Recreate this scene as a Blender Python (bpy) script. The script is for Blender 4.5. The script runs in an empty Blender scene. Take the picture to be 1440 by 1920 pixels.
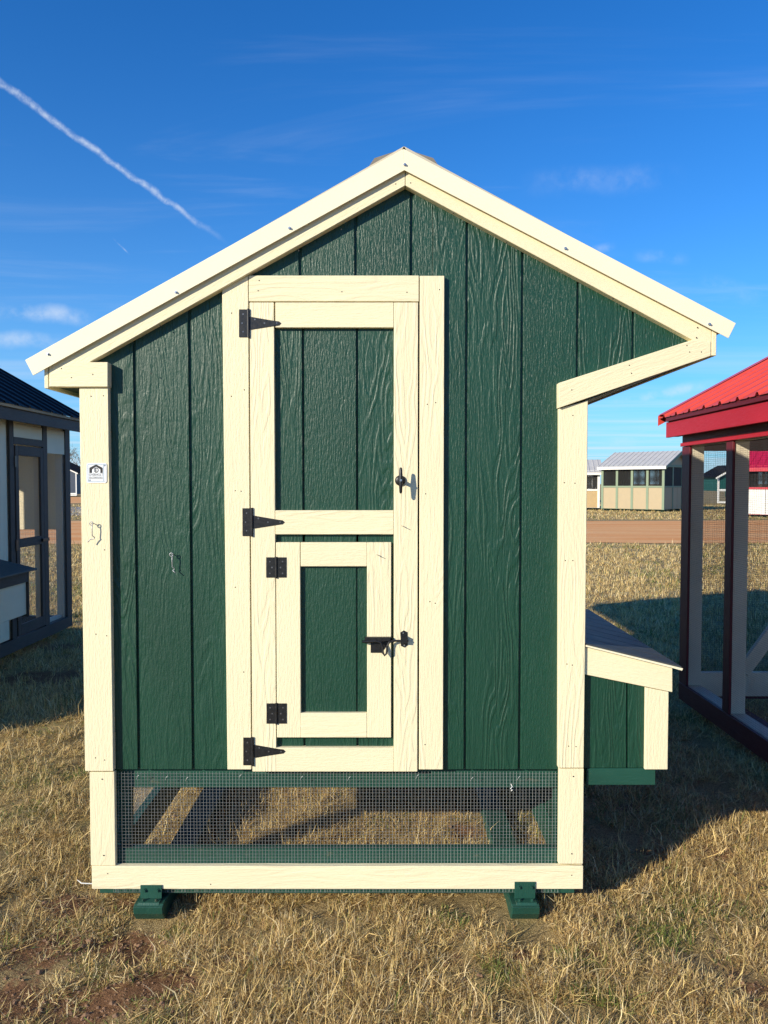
import bpy, math, random
import numpy as np
from mathutils import Vector, Matrix
R = math.radians
rng = np.random.default_rng(7); random.seed(7)
sc = bpy.context.scene
COL = sc.collection

# ------------------------------------------------------------------ camera
F = 1442.0                                  # focal length in photo pixels (1440 x 1920)
CAM = Vector((0.0, -2.84, 1.60)); PITCH = R(2.1)
cd = bpy.data.cameras.new('camera'); cam = bpy.data.objects.new('camera', cd); COL.objects.link(cam)
cam.location = CAM; cam.rotation_euler = (math.pi/2 - PITCH, 0, 0)
cd.sensor_fit = 'VERTICAL'; cd.sensor_height = 24.0; cd.lens = 24.0*F/1920.0
cd.clip_start = 0.05; cd.clip_end = 6000
sc.camera = cam
def ray(px, py):
    f = Vector((0, math.cos(PITCH), -math.sin(PITCH))); u = Vector((0, math.sin(PITCH), math.cos(PITCH)))
    return f + Vector((1, 0, 0))*((px-720)/F) + u*((960-py)/F)
def U(px, py, Y=0.0):                       # pixel -> point on the plane y = Y
    d = ray(px, py); t = (Y - CAM.y)/d.y; p = CAM + d*t
    return p.x, p.z
def UX(px, py, X):                          # pixel -> point on the plane x = X
    d = ray(px, py); t = (X - CAM.x)/d.x; p = CAM + d*t
    return p.y, p.z

# ------------------------------------------------------------------ light
SUN = Vector((0.694, 0.631, -0.347)).normalized()          # direction the light travels
EL = math.asin(-SUN.z)
world = bpy.data.worlds.new('World'); sc.world = world; world.use_nodes = True
sd = bpy.data.lights.new('sun', 'SUN'); so = bpy.data.objects.new('sun', sd); COL.objects.link(so)
sd.energy = 5.0; sd.angle = R(0.5); sd.color = (1.0, 0.90, 0.71)
so.rotation_euler = SUN.to_track_quat('-Z', 'Y').to_euler(); so.location = (-6, -8, 6)
sc.view_settings.view_transform = 'Standard'; sc.view_settings.look = 'None'
sc.view_settings.exposure = 0.30; sc.view_settings.gamma = 1.0; sc.view_settings.use_curve_mapping = False

class NT:                                   # tiny node helper
    def __init__(s, tree): s.t = tree; s.l = tree.links
    def n(s, typ, **kw):
        nd = s.t.nodes.new(typ)
        for k, v in kw.items(): setattr(nd, k, v)
        return nd
    def put(s, sock, v):
        if isinstance(v, bpy.types.NodeSocket): s.l.new(v, sock)
        elif v is not None: sock.default_value = v
    def m(s, op, a, b=None, c=None, clamp=False):
        nd = s.n('ShaderNodeMath', operation=op, use_clamp=clamp)
        s.put(nd.inputs[0], a); s.put(nd.inputs[1], b)
        if c is not None: s.put(nd.inputs[2], c)
        return nd.outputs[0]
    def v(s, op, a, b=None):
        nd = s.n('ShaderNodeVectorMath', operation=op); s.put(nd.inputs[0], a); s.put(nd.inputs[1], b)
        return nd.outputs['Value'] if op == 'DOT_PRODUCT' else nd.outputs[0]
    def ss(s, x, a, b, lo=0.0, hi=1.0):
        nd = s.n('ShaderNodeMapRange', interpolation_type='SMOOTHSTEP')
        s.put(nd.inputs[0], x)
        for i, q in enumerate((a, b, lo, hi)): nd.inputs[i+1].default_value = q
        return nd.outputs[0]
    def noise(s, vec, scale=5, detail=2, rough=0.5, dist=0.0):
        nd = s.n('ShaderNodeTexNoise'); s.put(nd.inputs['Vector'], vec)
        nd.inputs['Scale'].default_value = scale; nd.inputs['Detail'].default_value = detail
        nd.inputs['Roughness'].default_value = rough; nd.inputs['Distortion'].default_value = dist
        return nd.outputs[0]
    def map(s, vec, scale=(1, 1, 1), loc=(0, 0, 0)):
        nd = s.n('ShaderNodeMapping'); s.put(nd.inputs[0], vec)
        nd.inputs['Scale'].default_value = scale; nd.inputs['Location'].default_value = loc
        return nd.outputs[0]
    def mix(s, fac, a, b):
        nd = s.n('ShaderNodeMix', data_type='RGBA'); s.put(nd.inputs[0], fac)
        s.put(nd.inputs[6], a if not isinstance(a, tuple) else (*a[:3], 1)); s.put(nd.inputs[7], b if not isinstance(b, tuple) else (*b[:3], 1))
        return nd.outputs[2]

def build_world():
    t = world.node_tree; t.nodes.clear(); N = NT(t)
    out = N.n('ShaderNodeOutputWorld'); bg = N.n('ShaderNodeBackground'); t.links.new(bg.outputs[0], out.inputs[0])
    sky = N.n('ShaderNodeTexSky', sky_type='NISHITA'); sky.sun_disc = False
    sky.sun_elevation = EL; sky.sun_rotation = math.atan2(-SUN.x, -SUN.y)
    sky.air_density = 1.0; sky.dust_density = 0.0; sky.ozone_density = 2.5; sky.altitude = 200
    hs = N.n('ShaderNodeHueSaturation'); hs.inputs['Saturation'].default_value = 1.15; hs.inputs['Value'].default_value = 1.0
    t.links.new(sky.outputs[0], hs.inputs['Color'])
    d = N.n('ShaderNodeTexCoord').outputs['Generated']
    sep = N.n('ShaderNodeSeparateXYZ'); t.links.new(d, sep.inputs[0]); z = sep.outputs[2]
    total = None
    def add(mask):
        nonlocal total
        total = mask if total is None else N.m('MAXIMUM', total, mask)
    # contrails and thin streaks: bands along great circles of the sky
    streaks = [((-60, 112), (430, 459), 0.0052, 0.62, 38, 0.0050, 1), ((1090, 770), (1380, 712), 0.011, 0.50, 9, 0.006, 0),
               ((1095, 838), (1300, 800), 0.016, 0.30, 8, 0.010, 0), ((-60, 575), (200, 600), 0.014, 0.55, 8, 0.022, 0),
               ((-60, 632), (150, 648), 0.013, 0.48, 8, 0.020, 0), ((210, 445), (246, 480), 0.0014, 0.35, 30, 0.001, 0),
               ((960, 355), (1300, 325), 0.020, 0.16, 8, 0.018, 0), ((1180, 480), (1300, 486), 0.010, 0.22, 9, 0.010, 0),
               ((1300, 520), (1440, 560), 0.016, 0.18, 9, 0.014, 0), ((1100, 470), (1160, 462), 0.008, 0.22, 12, 0.008, 0)]
    for p0, p1, w, st, ns, wob, contrail in streaks:
        a = ray(*p0).normalized(); b = ray(*p1).normalized(); n = a.cross(b).normalized()
        tt = (b - a).normalized(); s0, s1 = a.dot(tt), b.dot(tt); ln = s1 - s0
        nz = N.noise(d, ns, 4, 0.6); nz2 = N.noise(N.map(d, loc=(3.1, 1.7, 4.4)), ns*2.6, 5, 0.65)
        dist = N.m('ADD', N.v('DOT_PRODUCT', d, tuple(n)), N.m('MULTIPLY', N.m('SUBTRACT', nz, 0.5), wob*2))
        along = N.v('DOT_PRODUCT', d, tuple(tt))
        m = N.ss(N.m('ABSOLUTE', dist), 0.0, w, 1, 0)
        if contrail:
            m = N.m('MULTIPLY', m, N.ss(along, s1 + 0.004, s1 - 0.09))
            m = N.m('MULTIPLY', m, N.ss(nz2, 0.28, 0.70, 0.25, 1.0))
        else:
            m = N.m('MULTIPLY', m, N.m('MULTIPLY', N.ss(along, s0, s0 + ln*0.35), N.ss(along, s1, s1 - ln*0.35)))
            m = N.m('MULTIPLY', m, N.ss(nz2, 0.30, 0.72))
        add(N.m('MULTIPLY', m, st))
    # thin general cirrus, thickening towards the horizon
    zz = N.m('MAXIMUM', z, 0.03)
    pl = N.n('ShaderNodeCombineXYZ'); N.put(pl.inputs[0], N.m('DIVIDE', sep.outputs[0], zz)); N.put(pl.inputs[1], N.m('DIVIDE', sep.outputs[1], zz))
    ci = N.noise(N.map(pl.outputs[0], (0.35, 1.1, 1)), 1.3, 6, 0.62, 0.6)
    add(N.m('MULTIPLY', N.ss(ci, 0.50, 0.80), 0.16))
    ci2 = N.noise(N.map(pl.outputs[0], (0.10, 0.55, 1), (5, 2, 0)), 1.0, 5, 0.6, 0.4)
    add(N.m('MULTIPLY', N.m('MULTIPLY', N.ss(ci2, 0.42, 0.70), N.ss(z, 0.22, 0.03)), 0.55))
    tn = N.n('ShaderNodeVectorMath', operation='MULTIPLY'); t.links.new(hs.outputs[0], tn.inputs[0]); tn.inputs[1].default_value = (0.17, 0.80, 1.36)
    base = N.mix(N.m('MULTIPLY', N.m('POWER', 2.718, N.m('MULTIPLY', N.m('MAXIMUM', z, 0.0), -8.0)), 0.94), tn.outputs[0], (3.3, 5.2, 6.9))
    col = N.mix(total, base, (5.6, 6.3, 7.2))
    t.links.new(col, bg.inputs[0]); bg.inputs[1].default_value = 0.112
build_world()

# ------------------------------------------------------------------ materials
MATS = {}
def newmat(name):
    m = bpy.data.materials.new(name); m.use_nodes = True; N = NT(m.node_tree)
    b = m.node_tree.nodes['Principled BSDF']; MATS[name] = m
    return m, N, b
def bump(N, b, h, dist, strength=1.0):
    nd = N.n('ShaderNodeBump'); nd.inputs['Distance'].default_value = dist; nd.inputs['Strength'].default_value = strength
    N.put(nd.inputs['Height'], h); N.l.new(nd.outputs[0], b.inputs['Normal'])
def wood(name, base, rough, dist, var=0.08, lines=9.0, spec=0.5, dirt=None):
    """embossed and painted wood grain: 'grain' holds (along, across, depth) in metres"""
    m, N, b = newmat(name)
    g = N.n('ShaderNodeAttribute', attribute_name='grain').outputs['Vector']
    c = N.noise(N.map(g, (1.5, 10.0, 10.0)), 1.0, 2.5, 0.42, 0.2)
    ring = N.m('SINE', N.m('MULTIPLY', c, lines*6.283))
    ring = N.ss(ring, -0.4, 0.9)
    rnd = N.n('ShaderNodeObjectInfo').outputs['Random']
    amp = N.m('MULTIPLY', N.ss(N.noise(N.map(g, (1.6, 7, 7), (9, 4, 1)), 1.0, 1), 0.34, 0.60, 0.1, 1.0), N.ss(rnd, 0.1, 0.9, 0.15, 1.7))
    fib = N.noise(N.map(g, (16, 170, 170)), 1.0, 3, 0.6)
    peb = N.noise(N.map(g, (48, 190, 190), (3, 7, 2)), 1.0, 2, 0.6)
    h = N.m('ADD', N.m('MULTIPLY', N.m('MULTIPLY', ring, amp), 0.40), N.m('ADD', N.m('MULTIPLY', fib, 1.05), N.m('MULTIPLY', peb, N.ss(rnd, 0.0, 1.0, 1.2, 0.7))))
    bump(N, b, h, dist)
    v = N.noise(N.map(g, (2.2, 5, 5), (1, 8, 3)), 1.0, 3)
    k = N.ss(v, 0.25, 0.75, 1-var, 1+var)
    mul = N.n('ShaderNodeVectorMath', operation='SCALE'); mul.inputs[0].default_value = base; N.put(mul.inputs['Scale'], k)
    colr = mul.outputs[0]
    if dirt:
        dn = N.noise(N.map(g, (9, 26, 26), (4, 4, 4)), 1.0, 5, 0.65)
        colr = N.mix(N.ss(dn, 0.60, 0.78, 0, dirt[1]), colr, dirt[0])
    N.put(b.inputs['Base Color'], colr)
    N.put(b.inputs['Roughness'], N.ss(fib, 0.2, 0.8, rough-0.07, rough+0.1)); b.inputs['Specular IOR Level'].default_value = spec
    return m
def plain(name, base, rough=0.5, metal=0.0, var=0.10, ns=30, bd=0.0, spec=0.5, bs=200):
    m, N, b = newmat(name)
    o = N.n('ShaderNodeTexCoord').outputs['Object']
    v = N.noise(o, ns, 4, 0.6)
    k = N.ss(v, 0.25, 0.75, 1-var, 1+var)
    mul = N.n('ShaderNodeVectorMath', operation='SCALE'); mul.inputs[0].default_value = base; N.put(mul.inputs['Scale'], k)
    N.put(b.inputs['Base Color'], mul.outputs[0]); N.put(b.inputs['Roughness'], N.ss(v, 0.2, 0.8, max(0.05, rough-0.08), rough+0.08))
    b.inputs['Metallic'].default_value = metal; b.inputs['Specular IOR Level'].default_value = spec
    if bd: bump(N, b, N.noise(o, bs, 3, 0.6), bd)
    return m
wood('green_paint', (0.0065, 0.050, 0.029), 0.43, 0.0019, 0.08, 15.0, 0.48)
wood('cream_paint', (0.80, 0.72, 0.485), 0.55, 0.0012, 0.025, 13.0, 0.35, ((0.62, 0.52, 0.32), 0.10))
wood('green_lumber', (0.012, 0.066, 0.046), 0.5, 0.0006, 0.18, 6.0, 0.4, ((0.22, 0.17, 0.10), 0.5))
wood('grey_trim', (0.060, 0.053, 0.050), 0.6, 0.0009, 0.12, 7.0, 0.3)
wood('pale_siding', (0.82, 0.73, 0.54), 0.6, 0.0009, 0.04, 7.0, 0.3)
wood('pale_stud', (0.72, 0.64, 0.50), 0.65, 0.0005, 0.08, 6.0, 0.3)
wood('burgundy_trim', (0.115, 0.010, 0.016), 0.5, 0.0009, 0.10, 7.0, 0.4)
wood('red_fascia', (0.42, 0.016, 0.030), 0.5, 0.0009, 0.08, 7.0, 0.4)
wood('raw_wood', (0.42, 0.28, 0.15), 0.7, 0.0006, 0.15, 6.0, 0.3)
wood('slate_board', (0.060, 0.068, 0.062), 0.55, 0.0008, 0.14, 7.0, 0.4)
plain('cream_metal', (0.86, 0.785, 0.57), 0.42, 0.0, 0.015, 6)
plain('vent_grey', (0.20, 0.175, 0.14), 0.5, 0.0, 0.1, 20)
plain('roof_cream', (0.52, 0.47, 0.36), 0.45, 0.0, 0.05, 6)
plain('black_iron', (0.010, 0.010, 0.011), 0.42, 0.0, 0.2, 90, 0.0003)
plain('dark_steel', (0.16, 0.16, 0.17), 0.35, 0.6, 0.2, 90)
plain('hook_steel', (0.42, 0.43, 0.44), 0.45, 0.4, 0.2, 90)
plain('zinc', (0.55, 0.56, 0.57), 0.35, 1.0, 0.12, 120)
plain('galvanised', (0.36, 0.37, 0.37), 0.55, 0.3, 0.1, 60)
plain('dark_wire', (0.045, 0.045, 0.05), 0.5, 0.2, 0.1, 60)
plain('nail', (0.03, 0.025, 0.02), 0.7)
plain('navy_roof', (0.012, 0.011, 0.012), 0.5, 0.0, 0.1, 5, spec=0.2)
plain('red_roof', (0.56, 0.060, 0.042), 0.36, 0.0, 0.06, 5)
plain('crimson_roof', (0.58, 0.012, 0.055), 0.4, 0.0, 0.06, 5)
plain('grey_roof', (0.50, 0.49, 0.47), 0.45, 0.0, 0.06, 3)
plain('plate_white', (0.82, 0.84, 0.86), 0.35, 0.0, 0.03, 40)
plain('plate_grey', (0.42, 0.50, 0.58), 0.4, 0.1, 0.05, 40)
plain('ink', (0.012, 0.012, 0.014), 0.5)
plain('twine', (0.80, 0.80, 0.78), 0.7)
plain('sage_trim', (0.20, 0.26, 0.17), 0.6, 0, 0.06, 3)
plain('beige_panel', (0.41, 0.325, 0.20), 0.6, 0, 0.04, 3)
plain('tan_panel', (0.50, 0.36, 0.18), 0.6, 0, 0.04, 3)
plain('white_trim', (0.80, 0.79, 0.75), 0.55, 0, 0.04, 3)
plain('screen_dark', (0.055, 0.055, 0.052), 0.7, 0, 0.1, 9)
plain('far_green', (0.012, 0.085, 0.075), 0.5, 0, 0.06, 3)
plain('far_navy', (0.030, 0.048, 0.085), 0.5, 0, 0.06, 3)
plain('far_red', (0.55, 0.02, 0.045), 0.5, 0, 0.06, 3)
plain('window_glass', (0.05, 0.06, 0.08), 0.08, 0, 0.05, 3)
plain('bark', (0.16, 0.125, 0.10), 0.9, 0, 0.25, 4)
plain('pebble_grey', (0.26, 0.155, 0.09), 0.85, 0, 0.25, 14, 0.002, 0.3, 80)

def ground_mat():
    m, N, b = newmat('ground')
    o = N.n('ShaderNodeTexCoord').outputs['Object']
    dirt = N.n('ShaderNodeAttribute', attribute_name='dirt').outputs['Fac']
    n1 = N.noise(o, 3.0, 6, 0.65); n2 = N.noise(o, 38, 6, 0.7); n3 = N.noise(o, 0.35, 5, 0.6); n4 = N.noise(o, 190, 4, 0.7)
    soil = N.mix(N.ss(n2, 0.3, 0.7), (0.15, 0.075, 0.036), (0.34, 0.185, 0.095))
    thatch = N.mix(N.ss(n4, 0.35, 0.65), (0.20, 0.135, 0.055), (0.62, 0.47, 0.23))
    grn = N.mix(N.ss(n2, 0.4, 0.7), (0.20, 0.19, 0.06), (0.42, 0.36, 0.14))
    turf = N.mix(N.ss(N.m('ADD', N.m('MULTIPLY', n3, 0.6), N.m('MULTIPLY', n1, 0.4)), 0.50, 0.66, 0, 0.65), thatch, grn)
    N.put(b.inputs['Base Color'], N.mix(N.ss(N.m('ADD', dirt, N.m('MULTIPLY', N.m('SUBTRACT', n2, 0.5), 0.9)), 0.35, 0.6), turf, soil))
    b.inputs['Roughness'].default_value = 0.95; b.inputs['Specular IOR Level'].default_value = 0.15
    bump(N, b, N.m('ADD', N.m('MULTIPLY', n2, 0.7), N.m('MULTIPLY', n4, 0.35)), 0.03)
ground_mat()
def road_mat():
    m, N, b = newmat('dirt_road')
    o = N.n('ShaderNodeTexCoord').outputs['Object']
    n1 = N.noise(N.map(o, (0.10, 0.9, 1)), 1.0, 5, 0.6); n2 = N.noise(o, 5, 6, 0.65)
    c = N.mix(N.ss(n1, 0.3, 0.7), (0.80, 0.34, 0.11), (0.88, 0.50, 0.22))
    N.put(b.inputs['Base Color'], N.mix(N.ss(n2, 0.45, 0.75, 0, 0.35), c, (0.56, 0.28, 0.13)))
    b.inputs['Roughness'].default_value = 0.95; b.inputs['Specular IOR Level'].default_value = 0.1
    bump(N, b, n2, 0.012)
road_mat()
def gravel_mat():
    m, N, b = newmat('gravel')
    o = N.n('ShaderNodeTexCoord').outputs['Object']
    N.put(b.inputs['Base Color'], N.mix(N.ss(N.noise(o, 12, 4, 0.7), 0.35, 0.65), (0.22, 0.21, 0.20), (0.42, 0.40, 0.38))); b.inputs['Roughness'].default_value = 0.9
gravel_mat()
def grass_mat():
    m = bpy.data.materials.new('dry_grass'); m.use_nodes = True; MATS['dry_grass'] = m
    t = m.node_tree; t.nodes.clear(); N = NT(t)
    out = N.n('ShaderNodeOutputMaterial'); a = N.n('ShaderNodeAttribute', attribute_name='tint').outputs['Color']
    df = N.n('ShaderNodeBsdfPrincipled'); tr = N.n('ShaderNodeBsdfTranslucent'); mx = N.n('ShaderNodeMixShader'); mx.inputs[0].default_value = 0.22
    t.links.new(a, df.inputs['Base Color']); t.links.new(a, tr.inputs[0]); df.inputs['Roughness'].default_value = 0.6; df.inputs['Specular IOR Level'].default_value = 0.3
    t.links.new(df.outputs[0], mx.inputs[1]); t.links.new(tr.outputs[0], mx.inputs[2]); t.links.new(mx.outputs[0], out.inputs[0])
grass_mat()

# ------------------------------------------------------------------ mesh helpers
class MB:
    def __init__(s): s.v = []; s.f = []
    def box(s, a, b):
        x0, y0, z0 = (min(a[i], b[i]) for i in range(3)); x1, y1, z1 = (max(a[i], b[i]) for i in range(3)); k = len(s.v)
        s.v += [(x0, y0, z0), (x1, y0, z0), (x1, y1, z0), (x0, y1, z0), (x0, y0, z1), (x1, y0, z1), (x1, y1, z1), (x0, y1, z1)]
        s.f += [tuple(k+i for i in q) for q in ((0, 3, 2, 1), (4, 5, 6, 7), (0, 1, 5, 4), (1, 2, 6, 5), (2, 3, 7, 6), (3, 0, 4, 7))]
        return s
    def prism(s, poly, y0, y1, axis='y'):
        """polygon (a, b) extruded: axis y: (x, z); axis x: (y, z); axis z: (x, y)"""
        P = {'y': lambda a, b, c: (a, c, b), 'x': lambda a, b, c: (c, a, b), 'z': lambda a, b, c: (a, b, c)}[axis]
        n = len(poly); k = len(s.v)
        s.v += [P(a, b, y0) for a, b in poly] + [P(a, b, y1) for a, b in poly]
        s.f.append(tuple(k+i for i in range(n))); s.f.append(tuple(k+n+i for i in reversed(range(n))))
        s.f += [(k+i, k+n+i, k+n+(i+1) % n, k+(i+1) % n) for i in range(n)]
        return s
    def tube(s, pts, r, n=6, cap=True):
        pts = [Vector(p) for p in pts]; k = len(s.v); rr = r if isinstance(r, (list, tuple)) else [r]*len(pts)
        ref = None
        for i, p in enumerate(pts):
            t = (pts[min(i+1, len(pts)-1)] - pts[max(i-1, 0)]).normalized()
            if ref is None: ref = t.orthogonal().normalized()
            ref = (ref - t*ref.dot(t)).normalized(); bb = t.cross(ref)
            s.v += [tuple(p + (ref*math.cos(2*math.pi*j/n) + bb*math.sin(2*math.pi*j/n))*rr[i]) for j in range(n)]
        for i in range(len(pts)-1):
            for j in range(n): s.f.append((k+i*n+j, k+i*n+(j+1) % n, k+(i+1)*n+(j+1) % n, k+(i+1)*n+j))
        if cap:
            s.f.append(tuple(k+j for j in reversed(range(n)))); s.f.append(tuple(k+(len(pts)-1)*n+j for j in range(n)))
        return s
    def disc(s, c, axis, r, h, n=10):
        a = Vector(axis).normalized(); return s.tube([Vector(c), Vector(c)+a*h], r, n)
    def build(s, name, mat, parent=None, grain=(0, 0, 1), bev=0.0, smooth=False):
        me = bpy.data.meshes.new(name); me.from_pydata(s.v, [], s.f); me.materials.append(MATS[mat])
        L = Vector(grain).normalized(); A = Vector((0, 1, 0)).cross(L)
        A = A.normalized() if A.length > 0.05 else Vector((1, 0, 0)); B = L.cross(A)
        off = rng.uniform(-50, 50, 3); V = np.array(s.v)
        gv = np.stack([V@np.array(L), V@np.array(A), V@np.array(B)], 1) + off
        at = me.attributes.new('grain', 'FLOAT_VECTOR', 'POINT'); at.data.foreach_set('vector', gv.astype(np.float32).ravel())
        import bmesh
        bm = bmesh.new(); bm.from_mesh(me); bmesh.ops.recalc_face_normals(bm, faces=bm.faces); bm.to_mesh(me); bm.free()
        if smooth: me.polygons.foreach_set('use_smooth', [True]*len(me.polygons))
        o = bpy.data.objects.new(name, me); COL.objects.link(o)
        if parent: o.parent = parent
        if bev:
            md = o.modifiers.new('bevel', 'BEVEL'); md.width = bev; md.segments = 1; md.limit_method = 'ANGLE'; md.angle_limit = R(40)
        return o
def thing(name, label, cat, group=None):
    o = bpy.data.objects.new(name, None); COL.objects.link(o); o.empty_display_size = 0.2
    return tag(o, label, cat, group)
def tag(o, label, cat, group=None):
    o['label'] = label; o['category'] = cat
    if group: o['group'] = group
    return o
def structure(o): o['kind'] = 'structure'; return o
def stuff(o): o['kind'] = 'stuff'; return o
def wire_grid(mb, o, a, b, la, lb, cell, r, clip=None):
    """woven wire rectangle at corner o along unit vectors a, b (thin three-sided wires)"""
    o, a, b = Vector(o), Vector(a), Vector(b); nrm = a.cross(b)
    na, nb = int(la/cell), int(lb/cell)
    for i in range(na+1):
        p = o + a*(i*cell); j = [rng.normal(0, 0.0006) for _ in range(3)]
        mb.tube([p + a*j[0] + nrm*r*0.7, p + b*lb*0.5 + a*j[1] + nrm*r*0.7, p + b*lb + a*j[2] + nrm*r*0.7], r, 3, False)
    for i in range(nb+1):
        p = o + b*(i*cell); j = [rng.normal(0, 0.0006) for _ in range(3)]
        mb.tube([p + b*j[0] - nrm*r*0.7, p + a*la*0.5 + b*j[1] - nrm*r*0.7, p + a*la + b*j[2] - nrm*r*0.7], r, 3, False)
    return mb

# ------------------------------------------------------------------ ground
def vnoise(x, y, s, seed):
    x = np.asarray(x, float)*s; y = np.asarray(y, float)*s; xi = np.floor(x).astype(np.int64); yi = np.floor(y).astype(np.int64); fx = x-xi; fy = y-yi
    fx = fx*fx*(3-2*fx); fy = fy*fy*(3-2*fy)
    def h(a, b):
        n = (a*374761393 + b*668265263 + seed*974711) & 0x7fffffff; n = ((n ^ (n >> 13))*1274126177) & 0x7fffffff
        return ((n ^ (n >> 16)) & 0xffff)/65535.0
    return (h(xi, yi)*(1-fx) + h(xi+1, yi)*fx)*(1-fy) + (h(xi, yi+1)*(1-fx) + h(xi+1, yi+1)*fx)*fy
def ground_xy(px, py):
    d = ray(px, py); t = -CAM.z/d.z; p = CAM + d*t; return p.x, p.y
SPOTS = [(60, 1790, .20), (170, 1880, .22), (250, 1770, .16), (130, 1690, .10), (20, 1880, .18), (845, 1800, .085), (870, 1840, .06), (300, 1850, .16), (430, 1800, .09),
         (985, 1790, .06), (1110, 1790, .05), (1120, 1830, .05), (230, 1690, .07), (40, 1600, .05), (870, 1560, .12), (60, 1270, .35), (1180, 1510, .10), (120, 1215, .3)]
SPOTS = [(*ground_xy(a, b), r) for a, b, r in SPOTS]
def dirtmask(x, y):
    x = np.asarray(x, float); y = np.asarray(y, float)
    m = np.zeros_like(x)
    for sx, sy, r in SPOTS: m = np.maximum(m, 1.08*np.exp(-(((x-sx)/r)**2 + ((y-sy)/(r*0.8))**2)))
    base = 0.55*vnoise(x, y, 2.3, 1) + 0.3*vnoise(x, y, 6.1, 2) + 0.15*vnoise(x, y, 15, 3)
    return np.clip(m*(0.25+1.25*base) + np.clip((base-0.58)*2.6, 0, 1)*0.8, 0, 1)
SKC = (U(277, 1710, -.078)[0], U(987, 1710, -.078)[0])      # soil trodden down round the skid ends
def height(x, y):
    near = np.clip(1.2 - np.hypot(x, np.asarray(y)+1)/14, 0, 1)
    return near*(0.030*(vnoise(x, y, 1.7, 11)-0.5) + 0.022*(vnoise(x, y, 5.3, 12)-0.5) + 0.012*(vnoise(x, y, 17, 13)-0.5) + 0.010*dirtmask(x, y)*(vnoise(x, y, 33, 14)-0.6)) - 0.006 - 0.020*(np.exp(-((x-SKC[0])**2 + (np.asarray(y)+.12)**2)/.0225) + np.exp(-((x-SKC[1])**2 + (np.asarray(y)+.12)**2)/.0225))
def make_ground():
    def axis(lo, hi, fine_lo, fine_hi, step, grow):
        a = list(np.arange(fine_lo, fine_hi, step)); s = step; v = a[-1]
        while v < hi: s *= grow; v += s; a.append(v)
        s = step; v = fine_lo
        while v > lo: s *= grow; v -= s; a.insert(0, v)
        return np.array(a)
    xs = axis(-3000, 3000, -3.2, 3.2, 0.02, 1.13); ys = axis(-300, 3500, -1.2, 3.2, 0.02, 1.11)
    X, Y = np.meshgrid(xs, ys); Z = height(X, Y)
    nx, ny = len(xs), len(ys); V = np.stack([X.ravel(), Y.ravel(), Z.ravel()], 1)
    i = np.arange(nx*ny).reshape(ny, nx); q = np.stack([i[:-1, :-1], i[:-1, 1:], i[1:, 1:], i[1:, :-1]], -1).reshape(-1, 4)
    me = bpy.data.meshes.new('ground'); me.from_pydata(V.tolist(), [], q.tolist()); me.materials.append(MATS['ground'])
    me.attributes.new('dirt', 'FLOAT', 'POINT').data.foreach_set('value', dirtmask(V[:, 0], V[:, 1]).astype(np.float32))
    me.polygons.foreach_set('use_smooth', [True]*len(me.polygons))
    o = bpy.data.objects.new('ground', me); COL.objects.link(o); structure(o)
make_ground()
def band(name, mat, y0, y1, z, amp, seed, x0=-260, x1=260):
    xs = np.arange(x0, x1, 0.7); v = []; f = []
    a = y0 + amp*(vnoise(xs, xs*0, 0.35, seed)-0.5)*2 + amp*0.5*(vnoise(xs, xs*0, 1.3, seed+1)-0.5); b = y1 + amp*(vnoise(xs, xs*0, 0.25, seed+2)-0.5)*2
    for i, x in enumerate(xs): v += [(x, a[i], z), (x, b[i], z)]
    for i in range(len(xs)-1): f.append((2*i, 2*i+2, 2*i+3, 2*i+1))
    me = bpy.data.meshes.new(name); me.from_pydata(v, [], f); me.materials.append(MATS[mat]); o = bpy.data.objects.new(name, me); COL.objects.link(o)
    return structure(o)
band('dirt_road', 'dirt_road', 17.6, 31.0, 0.006, 1.0, 21)
band('gravel_path', 'gravel', 36, 50, 0.006, 0.8, 31, -260, -9)
band('far_dirt_road', 'dirt_road', 62, 90, 0.010, 2, 41, -260, -9)

# ------------------------------------------------------------------ the green coop
coop = thing('chicken_coop', 'dark green chicken coop with cream trim, gabled roof and tall door', 'chicken coop')
LEN = 3.55; HOUSE = 1.85
G = lambda k: U(874, 950)[0] + 0.2032*k                    # siding groove lines
TF = -0.019; CF = -0.026; RF = -0.036; MF = -0.052         # fronts: door trim, corner trim, rake board, metal edge
def poly_px(pts, Y): return [U(a, b, Y) for a, b in pts]
def board_px(name, pts, yf, yb, mat='cream_paint', grain=None, parent=coop, bev=0.0015):
    p = poly_px(pts, yf)
    if grain is None: grain = (0, 0, 1)
    elif grain == 'h': grain = (1, 0, 0)
    else: a, b = U(*grain[0], yf), U(*grain[1], yf); grain = (b[0]-a[0], 0, b[1]-a[1])
    return MB().prism(p, yf, yb).build(name, mat, parent, grain, bev)
def rect(px0, py0, px1, py1, Y):
    ym = (py0+py1)/2; xm = (px0+px1)/2
    return U(px0, ym, Y)[0], U(px1, ym, Y)[0], U(xm, py1, Y)[1], U(xm, py0, Y)[1]
def board(name, px0, py0, px1, py1, yf, yb, mat='cream_paint', horiz=False, parent=coop, bev=0.0015):
    x0, x1, z0, z1 = rect(px0, py0, px1, py1, yf)
    return MB().box((x0, yf, z0), (x1, yb, z1)).build(name, mat, parent, (1, 0, 0) if horiz else (0, 0, 1), bev)
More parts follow.
